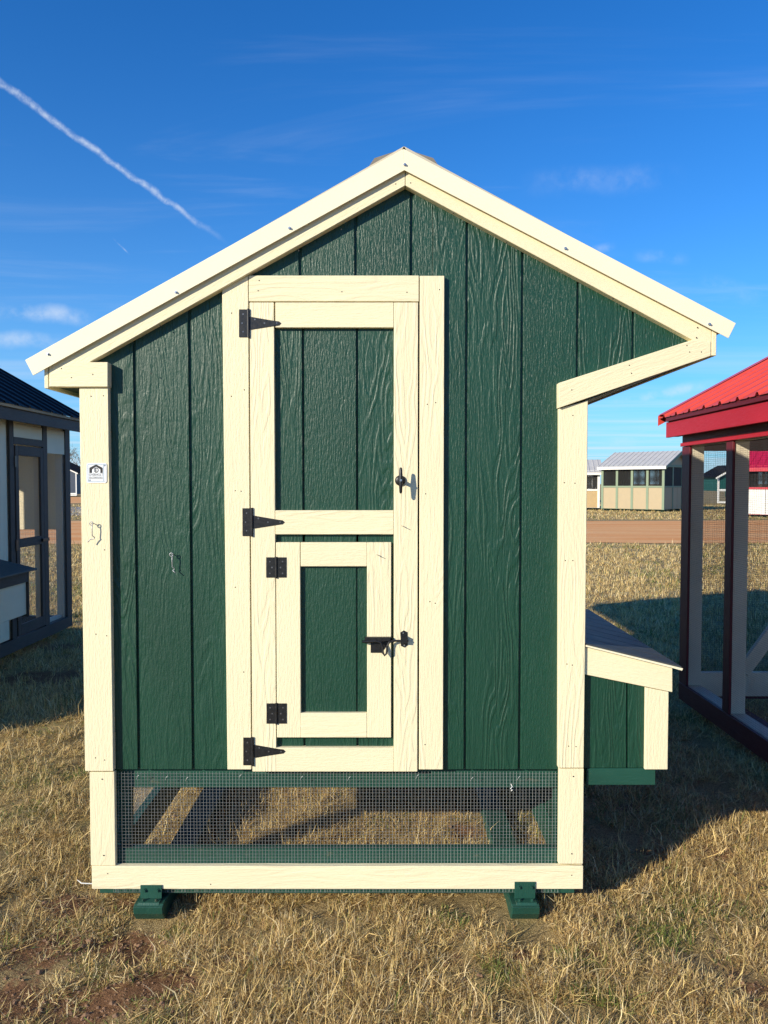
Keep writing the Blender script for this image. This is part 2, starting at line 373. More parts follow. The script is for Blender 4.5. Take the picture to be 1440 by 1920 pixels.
# outline of the front siding, clockwise in (x, z)
PEAK = U(760, 322); LW = U(180, 1000)[0]; RW = U(1092, 1000)[0]; ZF = U(640, 1443)[1]
def zroof(x, drop=0.0):                                     # underside line of the roof
    l0, r0 = U(62, 690), U(1366, 622)
    if x < PEAK[0]: t = (x-l0[0])/(PEAK[0]-l0[0]); z = l0[1] + t*(PEAK[1]-l0[1])
    else: t = (x-PEAK[0])/(r0[0]-PEAK[0]); z = PEAK[1] + t*(r0[1]-PEAK[1])
    return z - drop
SO0, SO1 = U(1075, 742), U(1333, 652)
def zlow(x): return ZF if x < RW else SO0[1] + (x-SO0[0])/(SO1[0]-SO0[0])*(SO1[1]-SO0[1])
gap = 0.0045
DL, DR, DT = U(447, 1000)[0], U(810, 1000)[0], U(640, 545)[1]      # opening behind the door casing
edges = [LW] + [g for g in [G(k) for k in range(-8, 5)] if LW+0.02 < g < SO1[0]-0.02] + [U(1325, 640)[0]]
def siding(a2, b2, zmin=None):
    xs = sorted({a2, b2} | ({PEAK[0]} if a2 < PEAK[0] < b2 else set()) | ({RW, RW+0.002} if a2 < RW < b2 else set()))
    top = [(x, zroof(x, 0.01)) for x in reversed(xs)]; bot = [(x, min(zlow(x) if zmin is None else zmin, zroof(x, 0.012))) for x in xs]
    MB().prism(bot + top, 0.0, 0.008).build('siding_board', 'green_paint', coop, (0, 0, 1), 0.002)
for a, b in zip(edges[:-1], edges[1:]):
    a2, b2 = a + gap, b - gap
    if b2 <= DL or a2 >= DR: siding(a2, b2)
    else:
        if a2 < DL: siding(a2, DL - .0003)
        siding(max(a2, DL), min(b2, DR), DT)
        if b2 > DR: siding(DR + .0003, b2)
xe = U(1325, 640)[0]
MB().prism([(LW, ZF), (DL, ZF), (DL, zroof(DL, .02)), (LW, zroof(LW, .02))], 0.009, 0.016).build('siding_backing', 'green_paint', coop)
MB().prism([(DL, DT), (DR, DT), (DR, zroof(DR, .02)), (PEAK[0], zroof(PEAK[0], .02)), (DL, zroof(DL, .02))], 0.009, 0.016).build('siding_backing', 'green_paint', coop)
MB().prism([(DR, ZF), (RW, ZF), (RW+.002, zlow(RW+.01)), (xe, zroof(xe, .02)), (DR, zroof(DR, .02))], 0.009, 0.016).build('siding_backing', 'green_paint', coop)
# door casing
board_px('door_casing', [(416.5, 542), (465.2, 516.5), (471.2, 1443), (426.5, 1443)], TF, 0, grain=None)
board('door_casing', 466.5, 516.5, 785.5, 565, TF, 0, horiz=True)
board('door_casing', 786.5, 517, 832, 1443, TF, 0)
# corner boards
board_px('corner_board', [(148.5, 725.5), (202.5, 725.5), (212.5, 1446), (159.5, 1446)], CF, 0.0)
board('corner_board', 169, 1448, 215.5, 1623, CF+0.004, 0.0)
board_px('corner_board', [(1048.5, 766), (1102.5, 751), (1094.5, 1440), (1047, 1440)], CF, 0.0)
board('corner_board', 1048, 1441.5, 1094, 1620, CF+0.004, 0.0)
board('bottom_board', 172, 1624, 1093.5, 1667, CF+0.002, 0.0, horiz=True)
x0 = U(1091.5, 900)[0]
MB().box((x0, 0.002, ZF), (x0+0.014, 0.09, U(1092, 760)[1])).build('side_corner_board', 'cream_paint', coop, bev=0.0015)
x0 = U(153.5, 1000)[0]
MB().box((x0, 0.002, ZF), (x0+0.014, 0.09, U(150, 730)[1])).build('side_corner_board', 'cream_paint', coop, bev=0.0015)
# rakes
board_px('rake_board', [(759.5, 300), (759.5, 348), (172, 677), (92, 726), (92, 678)], RF, 0.0, grain=((92, 700), (759, 330)))
board_px('rake_board', [(760.5, 300), (1334, 611), (1334, 655), (1298, 637), (760.5, 348)], RF, 0.0, grain=((760, 330), (1334, 640)))
board_px('eave_return', [(94, 725), (94, 702), (136, 679), (202, 679), (202, 725)], RF-0.003, 0.0, grain='h')
board_px('overhang_board', [(1048, 718), (1299, 637), (1333, 640), (1333, 667), (1048, 765)], RF-0.003, 0.0, grain=((1048, 740), (1333, 648)))
# metal gable edge, L-shaped, with screws
for tip, low, nm in (((47, 675), (62, 704), 0), ((1380, 606), (1366, 634), 1)):
    pk = (757, 279); pl = (758.5 if nm == 0 else 758.5, 319)
    p = poly_px([pk, tip, low, pl], MF)
    mb = MB().prism(p, MF, MF+0.003)
    q = poly_px([pk, tip], MF); nr = Vector((q[1][1]-q[0][1], 0, -(q[1][0]-q[0][0]))).normalized()*0.003
    if nr.z > 0: nr = -nr
    mb.prism([q[0], q[1], (q[1][0]+nr.x, q[1][1]+nr.z), (q[0][0]+nr.x, q[0][1]+nr.z)], MF+0.0035, 0.10)
    mb.build('gable_flashing', 'cream_metal', coop, (1, 0, 0), 0.0008)
for a, b in ((759, 309), (543, 428), (330, 548), (90, 664), (1060, 466), (1330, 608)):
    x, z = U(a, b, MF)
    MB().disc((x, MF+0.001, z), (0, -1, 0), 0.0055, 0.003, 10).disc((x, MF-0.002, z), (0, -1, 0), 0.0036, 0.006, 6).build('screw', 'zinc', coop)
# roof sheets
pkz = U(757, 281, 0); eL = U(60, 680, 0); eR = U(1368, 612, 0)
for e, nm in ((eL, -1), (eR, 1)):
    mb = MB(); n = Vector((-(e[1]-pkz[1]), 0, e[0]-pkz[0])).normalized()*0.016
    if n.z > 0: n = -n
    mb.prism([pkz, e, (e[0]+n.x, e[1]+n.z), (pkz[0]+n.x, pkz[1]+n.z)], -0.030, LEN+0.06)
    y = 0.18
    while y < LEN:
        mb.prism([(y-0.02, 0), (y-0.01, 0.017), (y+0.01, 0.017), (y+0.02, 0)], 0, 1, 'x'); k = len(mb.v)-8
        for i in range(8):
            px_, yy, zz = mb.v[k+i]; t = 0.02 if px_ == 0 else 0.99
            mb.v[k+i] = (pkz[0]+(e[0]-pkz[0])*t, yy, pkz[1]+(e[1]-pkz[1])*t + zz - 0.001)
        y += 0.2286
    roof = mb.build('roof_sheet', 'roof_cream', coop, (0, 1, 0))
pr = [(-0.128, -0.062), (-0.106, -0.030), (0, 0.004), (0.106, -0.030), (0.128, -0.062), (0.118, -0.064), (0, -0.004), (-0.118, -0.064)]
MB().prism([(pkz[0]+a, pkz[1]+b-.011) for a, b in pr], -0.028, LEN).build('ridge_vent', 'vent_grey', coop)
# eaves: fascia and soffits
fx = U(84, 700, -0.03)[0]
MB().box((fx, RF+0.001, U(84, 728, RF)[1]), (U(92, 700, -0.03)[0]-0.001, LEN, zroof(fx)-0.012)).build('fascia_board', 'cream_paint', coop, (0, 1, 0), 0.0015)
MB().box((U(93, 728)[0], -0.012, U(93, 724)[1]), (LW+0.01, LEN-0.01, U(93, 724)[1]+0.010)).build('soffit', 'green_paint', coop, (0, 1, 0))
fx1 = U(1334.5, 640, RF)[0]
MB().box((fx1, RF-0.001, U(1340, 667, RF)[1]), (fx1+0.017, LEN, zroof(fx1+0.017)-0.012)).build('fascia_board', 'cream_paint', coop, (0, 1, 0), 0.0015)
s0, s1 = U(1096, 752), U(1333, 665)
MB().prism([s0, s1, (s1[0], s1[1]+0.012), (s0[0], s0[1]+0.012)], -0.02, LEN).build('soffit', 'green_paint', coop, (0, 1, 0))
# side and rear walls of the raised house
ZT = zroof(LW+0.01)-0.03
for x in (LW, RW-0.012):
    for k in range(9):
        y0 = 0.018 + k*0.2032; y1 = min(y0+0.197, HOUSE)
        zt = ZT if x < 0 else zlow(RW+0.003)
        MB().box((x, y0, ZF), (x+0.012, y1, zt)).build('siding_board', 'green_paint', coop)
MB().prism([(LW+.014, ZF), (RW-.014, ZF), (RW-.014, zroof(RW, .05)), (PEAK[0], zroof(PEAK[0], .05)), (LW+.014, zroof(LW, .05))], HOUSE-0.012, HOUSE).build('rear_siding', 'green_paint', coop)
MB().box((LW+0.002, 0.018, ZF-0.004), (RW-0.002, HOUSE, ZF+0.012)).build('house_floor', 'raw_wood', coop, (1, 0, 0))
zb0 = U(640, 1676)[1]; zb1 = U(640, 1623)[1]; zr0 = U(640, 1477, 0.03)[1]
lx = U(222, 1550)[0]; 
MB().box((LW+0.004, 0.030, zr0), (RW-0.004, 0.068, ZF-0.006)).build('floor_joist', 'green_lumber', coop, (1, 0, 0), 0.002)
for y in (0.62, 1.23, HOUSE-0.05):
    MB().box((LW+0.04, y, zr0), (RW-0.04, y+0.038, ZF-0.006)).build('floor_joist', 'green_lumber', coop, (1, 0, 0), 0.002)
zbr = U(640, 1590, 0.01)[1]
MB().box((U(186, 1672)[0], 0.004, zb0), (U(1078, 1672)[0], 0.042, zbr)).build('base_rail', 'green_lumber', coop, (1, 0, 0), 0.002)
for x, nm in ((LW+0.002, -1), (RW-0.040, 1)):
    MB().box((x, 0.044, zb0+0.004), (x+0.038, LEN, zbr-0.03)).build('base_rail', 'green_lumber', coop, (0, 1, 0), 0.002)
    MB().box((x, 0.070, zr0), (x+0.038, LEN, ZF-0.008)).build('side_rail', 'green_lumber', coop, (0, 1, 0), 0.002)
    MB().box((x if nm < 0 else x-.046, 0.044 if nm < 0 else 0.046, zbr+.001), (x+0.038 + (.060 if nm < 0 else 0), 0.083, zr0-0.002)).build('corner_stud', 'green_lumber', coop, bev=0.002)
    MB().box((x, HOUSE-0.05, zbr-0.028), (x+0.038, HOUSE+0.04, zr0-0.002)).build('corner_stud', 'green_lumber', coop, bev=0.002)
    if nm > 0: MB().box((x+.008, .084, zbr-.028), (x+.030, HOUSE-.052, zr0-.002)).build('skirt_board', 'green_paint', coop, (0, 1, 0), .002)
    zt = ZT if x < 0 else zlow(RW+0.003)-0.02
    MB().box((x, LEN-0.09, zbr-0.028), (x+0.038, LEN, zt)).build('run_post', 'green_lumber', coop, bev=0.002)
    MB().box((x, HOUSE+0.002, zt-0.09), (x+0.038, LEN-0.092, zt)).build('run_plate', 'green_lumber', coop, (0, 1, 0), 0.002)
    mb = MB(); xw = x-0.003 if nm < 0 else x+0.041
    wire_grid(mb, (xw, 0.05, zb0+0.01), (0, 1, 0), (0, 0, 1), LEN-0.06, ZF-zb0-0.02, 0.0127, 0.0006)
    wire_grid(mb, (xw, HOUSE, ZF), (0, 1, 0), (0, 0, 1), LEN-HOUSE, zt-ZF, 0.0254, 0.0008)
    stuff(mb.build('wire_mesh', 'galvanised', coop))
MB().box((LW+0.042, LEN-0.04, zb0+0.004), (RW-0.042, LEN-0.002, zbr-0.03)).build('base_rail', 'green_lumber', coop, (1, 0, 0), 0.002)
MB().box((LW+0.042, LEN-0.04, ZT-0.09), (RW-0.042, LEN-0.002, ZT)).build('run_plate', 'green_lumber', coop, (1, 0, 0), 0.002)
mb = MB(); wire_grid(mb, (LW+0.03, LEN+0.002, zb0+0.01), (1, 0, 0), (0, 0, 1), RW-LW-0.06, ZT-zb0-0.02, 0.0254, 0.0008); stuff(mb.build('wire_mesh', 'galvanised', coop))
MB().prism([(LW+.01, ZT+.002), (RW-.01, ZT+.002), (RW-.01, zroof(RW, .05)), (PEAK[0], zroof(PEAK[0], .05)), (LW+.01, zroof(LW, .05))], LEN-0.014, LEN-0.002).build('rear_gable', 'green_paint', coop)
# front wire mesh
mb = MB(); a = U(213, 1672); b = U(1050, 1446)
wire_grid(mb, (a[0], -0.003, a[1]), (1, 0, 0), (0, 0, 1), b[0]-a[0], b[1]-a[1], 0.0122, 0.00056)
for px_ in range(215, 1050, 9):                             # cut wire ends below the bottom board
    if rng.random() < 0.75:
        x, z = U(px_+rng.uniform(-3, 3), 1668, -0.004); mb.tube([(x, -0.004, z+0.01), (x+rng.normal(0, .001), -0.007, z-0.006-rng.random()*0.006)], 0.0006, 3)
stuff(mb.build('wire_mesh', 'galvanised', coop))
mb = MB()
for px_, py_ in ((258, 1456), (312, 1458), (350, 1460), (450, 1455), (565, 1458), (654, 1459), (782, 1455), (884, 1460), (972, 1458)):
    x, z = U(px_, py_, -0.005); mb.tube([(x-.004, -0.004, z-.010), (x, -0.009, z+.002), (x+.006, -0.008, z+.007)], 0.001, 5)
stuff(mb.build('staples', 'galvanised', coop))
x, z = U(958, 1476, -0.006)
MB().tube([(x, -0.005, z+.012), (x+.004, -0.012, z+.004), (x-.003, -0.014, z-.002), (x+.005, -0.011, z-.008), (x+.001, -0.006, z-.014)], 0.0016, 6).build('wire_tie', 'twine', coop)
x, z = U(160, 1655, 0.05)
MB().tube([(x-.035, 0.06, z+.006), (x-.015, 0.05, z-.002), (x+.03, 0.05, z-.004)], [0.001, 0.0022, 0.0018], 6).build('twine_end', 'twine', coop)
# nails: tiny dark heads on the trim
mb = MB(); NL = [(283, 700), (174, 702), (115, 691), (134, 708), (171, 743), (194, 742), (196, 1031), (180, 1189), (200, 1192), (179, 1421), (196, 1425), (191, 1461), (194, 1604),
    (434, 587), (434, 743), (458, 731), (441, 920), (452, 921), (441, 1101), (486, 526), (484, 545), (641, 547), (763, 548), (824, 543), (801, 758), (817, 755), (798, 926), (806, 1128), (816, 1131), (797, 1396),
    (742, 345), (770, 343), (1072, 731), (1180, 685), (1184, 700), (1288, 648), (1315, 660), (1293, 660), (1306, 633), (1308, 614), (1074, 779), (1058, 905), (1078, 906), (1060, 1051), (1074, 1051), (1063, 1245), (1073, 1247), (1066, 1399), (1080, 1400), (1075, 1456), (1072, 1601),
    (395, 1658), (602, 1654), (788, 1651), (1072, 1641), (202, 1638), (700, 1180), (706, 1185), (457, 1260), (532, 1040), (560, 470), (640, 430), (300, 610), (950, 455), (1150, 560), (850, 400)]
for a, b in NL:
    y = RF-0.003 if b < 735 and (a < 210 or a > 1045) else CF
    if b < 660 and 210 < a < 1200 and not (415 < a < 835 and b > 515): y = RF
    elif 415 < a < 835: y = TF
    elif b > 1441: y = CF+0.002
    x, z = U(a, b, y); mb.disc((x, y+0.002, z), (0, -1, 0), 0.0023, 0.0026, 6)
stuff(mb.build('nails', 'nail', coop))

# ---- tall door
door = board('door', 500, 590, 750, 1030, 0.010, 0.016, 'green_paint')
door.parent = coop
DF = TF - 0.001
board('stile', 470.6, 567, 516, 1447, DF, 0.004, parent=door); board('stile', 738.5, 567, 783.5, 1447, DF, 0.004, parent=door)
board('rail', 516.3, 567, 738.2, 614, DF, 0.004, horiz=True, parent=door); board('rail', 516.3, 957, 738.2, 1002, DF, 0.004, horiz=True, parent=door)
board('rail', 516.3, 1402, 738.2, 1447, DF, 0.004, horiz=True, parent=door)
xg = [U(508, 800)[0], U(569, 800)[0], U(670, 800)[0], U(745, 800)[0]]
for z0, z1 in ((U(600, 965)[1], U(600, 606)[1]), (U(600, 1410)[1], U(600, 995)[1])):
    for a, b in zip(xg[:-1], xg[1:]):
        MB().box((a+gap*.8, -0.001, z0), (b-gap*.8, 0.006, z1)).build('panel_board', 'green_paint', door, bev=0.002)
board('panel_backing', 505, 1000, 745, 1405, 0.010, 0.016, 'green_paint', parent=door)
def t_hinge(cx, cy):                                        # (cx, cy): pixel at the knuckle, middle height
    Y = DF - 0.0022; pts = [(cx-15, cy-26), (cx+1, cy-26), (cx+1, cy+26), (cx-15, cy+26)]
    mb = MB().prism(poly_px(pts, Y), Y, DF-0.0002)
    st = [(cx+5, cy-12), (cx+8, cy-12)] + [(cx+52, cy-4.4), (cx+60, cy-3.5), (cx+64, cy), (cx+60, cy+4)] + [(cx+52, cy+5), (cx+8, cy+12), (cx+5, cy+12)]
    mb.prism(poly_px(st, Y), Y, DF-0.0002)
    x, z0 = U(cx+3, cy+27, Y); _, z1 = U(cx+3, cy-27, Y)
    mb.tube([(x, Y-0.001, z0), (x, Y-0.001, z1)], 0.0048, 10)
    h = mb.build('hinge', 'black_iron', door, bev=0.0004)
    s = MB()
    for a, b in ((cx-7, cy-17), (cx-9, cy), (cx-7, cy+16), (cx+15, cy-7), (cx+33, cy), (cx+56, cy)):
        x, z = U(a, b, Y); s.disc((x, Y+0.0005, z), (0, -1, 0), 0.0032, 0.0016, 8)
    
    s.v and h and setattr(s, 'o', s.build('hinge_screws', 'dark_steel', door)); stuff(s.o)
t_hinge(463, 606); t_hinge(469.5, 979); t_hinge(471, 1409)
# turn handle
hx, hz = U(751, 901, DF); Y = DF
mb = MB().tube([(hx-.001, Y, hz), (hx-.001, Y-.006, hz), (hx-.001, Y-.010, hz)], [0.0195, 0.0195, 0.013], 20)
mb.tube([(hx, Y-.008, hz), (hx, Y-.040, hz)], [0.008, 0.0065], 14)
bar = [(-.047, .0030), (-.043, .0052), (-.016, .0070), (0, .0082), (.016, .0070), (.043, .0052), (.047, .0030)]
mb.tube([(hx, Y-.043+0.006*abs(a)/.0245*0, hz+a) for a, r in bar], [r for a, r in bar], 12)
mb.build('turn_handle', 'black_iron', door, smooth=True)
MB().disc((hx, Y-.048, hz+.001), (0, -1, 0), 0.0042, 0.005, 10).build('handle_screw', 'zinc', door)
# bent screw tips
def pin(a, b, par, nm='bent_nail'):
    x, z = U(a, b, DF); MB().tube([(x-.010, DF, z+.004), (x-.004, DF-.006, z+.003), (x+.006, DF-.011, z-.003), (x+.011, DF-.012, z-.005)], [0.0012, .0014, .0012, .0009], 6).build(nm, 'zinc', par)
pin(758, 988, door)
# ---- hatch in the lower half of the door
hatch = board('hatch', 560, 1058, 692, 1342, 0.002, 0.0085, 'green_paint'); hatch.parent = coop
HF = DF - 0.0005
board('stile', 518.5, 1017, 563.5, 1383, HF, -0.0015, parent=hatch); board('stile', 688.3, 1017, 733.5, 1383, HF, -0.0015, parent=hatch)
board('rail', 563.8, 1017, 688, 1062, HF, -0.0015, horiz=True, parent=hatch); board('rail', 563.8, 1337, 688, 1383, HF, -0.0015, horiz=True, parent=hatch)
zt_, zb_ = U(620, 1058)[1], U(620, 1341)[1]; xa, xb, xc = U(560, 1200)[0], U(670, 1200)[0], U(692, 1200)[0]
for a, b in ((xa, xb-gap*.7), (xb+gap*.7, xc)):
    MB().box((a, -0.0035, zb_), (b, 0.0015, zt_)).build('panel_board', 'green_paint', hatch, bev=0.002)
def butt_hinge(cx, cy):
    Y = HF - 0.0022
    mb = MB().prism(poly_px([(cx-19, cy-19), (cx-1, cy-19), (cx-1, cy+19), (cx-19, cy+19)], Y), Y, HF-0.0002).prism(poly_px([(cx+2, cy-19), (cx+19, cy-19), (cx+19, cy+19), (cx+2, cy+19)], Y), Y, HF-0.0002)
    x, z0 = U(cx, cy+20, Y); _, z1 = U(cx, cy-20, Y); mb.tube([(x, Y-.001, z0), (x, Y-.001, z1)], 0.0042, 10)
    mb.build('hinge', 'black_iron', hatch, bev=0.0004)
    s = MB()
    for a, b in ((-12, -11), (-8, 0), (-12, 11), (12, -11), (8, 0), (12, 11)):
        x, z = U(cx+a, cy+b, Y); s.disc((x, Y+.0005, z), (0, -1, 0), 0.003, 0.0015, 8)
    stuff(s.build('hinge_screws', 'dark_steel', hatch))
butt_hinge(518, 1064); butt_hinge(518.5, 1338)
pin(711, 1042, hatch)
# slide bolt latch
Y = HF
mb = MB().prism(poly_px([(695, 1195), (734, 1195), (734, 1203), (727, 1208), (715, 1224), (695, 1224)], Y-.002), Y-.002, Y-.0002)
mb.prism(poly_px([(684, 1195), (733, 1195), (731, 1201), (684, 1207)], Y-.016), Y-.016, Y-.0022)
def P(a, b, dy): x, z = U(a, b, Y+dy); return (x, Y+dy, z)
mb.tube([P(682, 1203, -.020), P(705, 1202, -.021), P(714, 1205, -.021), P(717, 1213, -.022), P(718, 1224, -.023), P(721, 1229, -.023), P(725, 1225, -.023), P(726, 1211, -.022), P(730, 1204, -.020), P(738, 1201.5, -.018), P(766, 1201.5, -.015)], 0.0040, 10)
mb.tube([P(679, 1203, -.016), P(686, 1203, -.016)], 0.005, 10)
mb.build('slide_bolt', 'black_iron', hatch)
mb = MB().prism(poly_px([(750.5, 1186), (757, 1182), (764, 1185.5), (764.5, 1210), (758.5, 1214.5), (751.5, 1211)], DF-.0025), DF-.0025, DF-.0002)
x0, x1, z0, z1 = rect(751.5, 1194, 763.5, 1206, DF-.02); mb.box((x0, DF-.022, z0), (x1, DF-.0026, z1))
mb.build('bolt_keeper', 'black_iron', door, bev=0.001)
s = MB()
for a, b in ((756, 1187), (758, 1210)): x, z = U(a, b, DF-.003); s.disc((x, DF-.002, z), (0, -1, 0), .003, .002, 8)
stuff(s.build('keeper_screws', 'zinc', door))

# ---- hooks
def hook(a, b, yf, k, bend):
    x, z = U(a, b, yf)
    mb = MB(); r = 0.0062
    mb.tube([(x+r*math.cos(t), yf-0.020, z+r*math.sin(t)) for t in np.linspace(0, 2*math.pi, 13)], 0.0017, 6)
    mb.tube([(x, yf-0.019, z), (x, yf, z)], 0.0016, 6)
    mb.tube([(x+.0035, yf-0.020, z-.003), (x+.003, yf-0.022, z-.02), (x+.003, yf-0.020, z-.045*k), (x+.010, yf-0.016, z-.051*k), (x+.008, yf-0.014, z-.056*k), (x-.004*bend, yf-0.020, z-.058*k), (x-.013*bend, yf-0.022, z-.068*k)], 0.0019, 6)
    mb.build('hook', 'hook_steel', coop, smooth=True)
hook(175, 981, CF, 1.0, 1); hook(324, 1039, 0.0, 1.0, -1.2)

# ---- maker's plate on the left corner board
plate_y = CF - 0.0025
def rrect(px0, py0, px1, py1, r, Y):
    pts = []
    for cx, cy, a0 in ((px1-r, py0+r, -90), (px1-r, py1-r, 0), (px0+r, py1-r, 90), (px0+r, py0+r, 180)):
        for k in range(5): a = R(a0 + k*22.5); pts.append((cx + r*math.cos(a), cy + r*math.sin(a)))
    return poly_px(pts, Y)
plate = MB().prism(rrect(162.5, 868.5, 200, 905.5, 3.5, plate_y), plate_y, CF-0.0002).build('name_plate', 'plate_white', coop)
y1 = plate_y - 0.0004
for a in ((164, 870, 198.5, 871.5), (164, 902, 196, 903.2), (164, 871.6, 165.3, 901.9), (193.5, 871.6, 195, 901.9)):
    x0, x1, z0, z1 = rect(*a, y1); MB().box((x0, y1, z0), (x1, plate_y-0.0001, z1)).build('plate_border', 'plate_grey', plate)
MB().prism(poly_px([(167.5, 877), (180, 870.8), (192.5, 877), (192.5, 886.8), (188, 886.8), (188, 880), (180, 875), (172.5, 880), (172.5, 886.8), (167.5, 886.8)][::-1], y1), y1, plate_y-0.0001).build('house_mark', 'ink', plate)
cx, cz = U(180.3, 881.5, y1); ring = []
mb = MB()
for k in range(20):
    a, b = 2*math.pi*k/20, 2*math.pi*(k+1)/20; ro, ri = .0095, .0074
    mb.prism([(cx+ro*math.cos(a)*.9, cz+ro*math.sin(a)), (cx+ro*math.cos(b)*.9, cz+ro*math.sin(b)), (cx+ri*math.cos(b)*.9, cz+ri*math.sin(b)), (cx+ri*math.cos(a)*.9, cz+ri*math.sin(a))], y1-.0002, plate_y-.0001)
mb.build('circle_mark', 'ink', plate)
def text(s, px, py, size, width, Y, parent):
    c = bpy.data.curves.new('lettering', 'FONT'); c.body = s; c.align_x = 'CENTER'; c.align_y = 'CENTER'; c.size = 1; c.extrude = 0.0
    o = bpy.data.objects.new('lettering', c); COL.objects.link(o); bpy.context.view_layer.update()
    me = bpy.data.meshes.new_from_object(o.evaluated_get(bpy.context.evaluated_depsgraph_get())); bpy.data.objects.remove(o)
    V = np.array([v.co[:] for v in me.vertices]); w = np.ptp(V[:, 0]); h = np.ptp(V[:, 1])
    V[:, :2] -= (V[:, :2].max(0)+V[:, :2].min(0))/2
    x, z = U(px, py, Y)
    for v, q in zip(me.vertices, V): v.co = (x + q[0]*width/w, Y, z + q[1]*size/h)
    me.materials.clear(); me.materials.append(MATS['ink']); ob = bpy.data.objects.new('lettering', me); COL.objects.link(ob); ob.parent = parent
PXM = 2.82/F
text('E', 180.3, 881.5, 6*PXM, 4*PXM, y1-.0003, plate); text('OVERHOLT', 180, 890, 4.6*PXM, 26*PXM, y1, plate); text('ENTERPRISES', 180, 895, 2.6*PXM, 25*PXM, y1, plate)
x0, x1, z0, z1 = rect(167, 897.3, 193, 898.2, y1); MB().box((x0, y1, z0), (x1, plate_y-.0001, z1)).build('rule_line', 'ink', plate)
for a, b in ((195.5, 872.5), (167.5, 900.5)):
    x, z = U(a, b, y1); MB().disc((x, plate_y+.0005, z), (0, -1, 0), .003, .0025, 8).build('plate_screw', 'zinc', plate)

# ---- nest box on the right side
NF = 0.003
nest = board('nest_box', 1099, 1255, 1250, 1443, NF+0.012, NF+1.25, 'green_paint'); nest.parent = coop
# reshape its top to follow the lid
for v in nest.data.vertices:
    if v.co.z > 0.9*0 + U(1150, 1300, NF)[1]: v.co.z = U(1100 if v.co.x < U(1170, 1300, NF)[0] else 1252, 1222 if v.co.x < U(1170, 1300, NF)[0] else 1262, NF)[1]
for a, b in ((1095, 1174.5), (1177.5, 1214)):
    board_px('siding_board', [(a, 1225+(a-1095)*.235), (b, 1225+(b-1095)*.235), (b, 1440), (a, 1440)], NF, NF+0.0115, 'green_paint', parent=nest)
board_px('trim_board', [(1093.5, 1212), (1261, 1253), (1261, 1298), (1093.5, 1264)], NF-0.016, NF-0.0005, grain=((1093, 1230), (1261, 1272)), parent=nest)
board_px('trim_board', [(1210.5, 1289), (1254, 1297.5), (1252, 1443), (1209, 1443)], NF-0.014, NF-0.0005, parent=nest)
board('floor_rail', 1100, 1441, 1229, 1472, NF-0.002, NF+1.25, 'green_lumber', True, nest)
l0, l1 = U(1097, 1206, NF-.02), U(1279, 1250, NF-.02); y = NF-0.022; k = 0; th = 0.011
while y < 1.27:
    w = 0.148; off = 0.0
    p = [l0, l1, (l1[0]-.002, l1[1]-th), (l0[0]-.0, l0[1]-th)]
    MB().prism(p, y, min(y+w, 1.27)-0.003).build('lid_board', 'slate_board', nest, (1, 0, -.25), 0.0025); y += w
e0, e1 = (l0[0], l0[1]-th-.0005), (l1[0]-.004, l1[1]-th-.0005)
p = [U(1098, 1209, y*0+NF-.024), U(1280, 1253, NF-.024), U(1278, 1257, NF-.024), U(1262, 1252.5, NF-.024), U(1098, 1212, NF-.024)]
MB().prism(p, NF-.0275, NF-.0225).build('lid_edge', 'cream_metal', nest)

# ---- skids with bolted brackets
def skid(pxl, pxr, pyb, brk):
    Yf = -0.078; x0 = U(pxl, 1710, Yf)[0]; x1 = U(pxr, 1710, Yf)[0]; zt = zb0 - 0.004
    prof = [(Yf+0.03, 0.0), (Yf+0.005, 0.022), (Yf, 0.050), (Yf+0.006, zt-0.006), (Yf+0.016, zt), (LEN+0.1, zt), (LEN+0.1, 0.0)]
    s = MB().prism([(a, b-0.012) if b < 0.02 else (a, b) for a, b in prof], x0, x1, 'x').build('skid', 'green_lumber', coop, (0, 1, 0), 0.004)
    bl, br, bt = brk; Yb = CF - 0.004
    q = poly_px([(bl, bt), (br, bt)], Yb); zt2 = zt + 0.0005
    mb = MB().prism([q[0], q[1], (q[1][0], zt2), (q[0][0], zt2)], Yb, Yb+0.004)
    mb.prism([(Yb-0.001, zt2+.004), (Yf+0.016, zt2+.004), (Yf+0.010, zt2-.004), (Yf+.0135, zt2-.004), (Yf+0.017, zt2), (Yb-0.001, zt2)], q[0][0], q[1][0], 'x')
    mb.build('bracket', 'green_lumber', s, bev=0.0008)
    for f in (0.2, 0.8):
        x = q[0][0]+(q[1][0]-q[0][0])*f; zz = q[0][1]-0.018
        MB().disc((x, Yb-.0003, zz), (0, -1, 0), .0085, .002, 12).disc((x, Yb-.002, zz), (0, -1, 0), .0055, .006, 6).build('bolt', 'green_lumber', s)
        MB().disc((x, (Yb+Yf)/2+.004, zt2+.0042), (0, 0, 1), .0085, .002, 12).disc((x, (Yb+Yf)/2+.004, zt2+.006), (0, 0, 1), .0055, .006, 6).build('bolt', 'green_lumber', s)
skid(249, 305, 1737, (263, 303, 1660)); skid(960, 1013, 1735, (965, 1004, 1654))

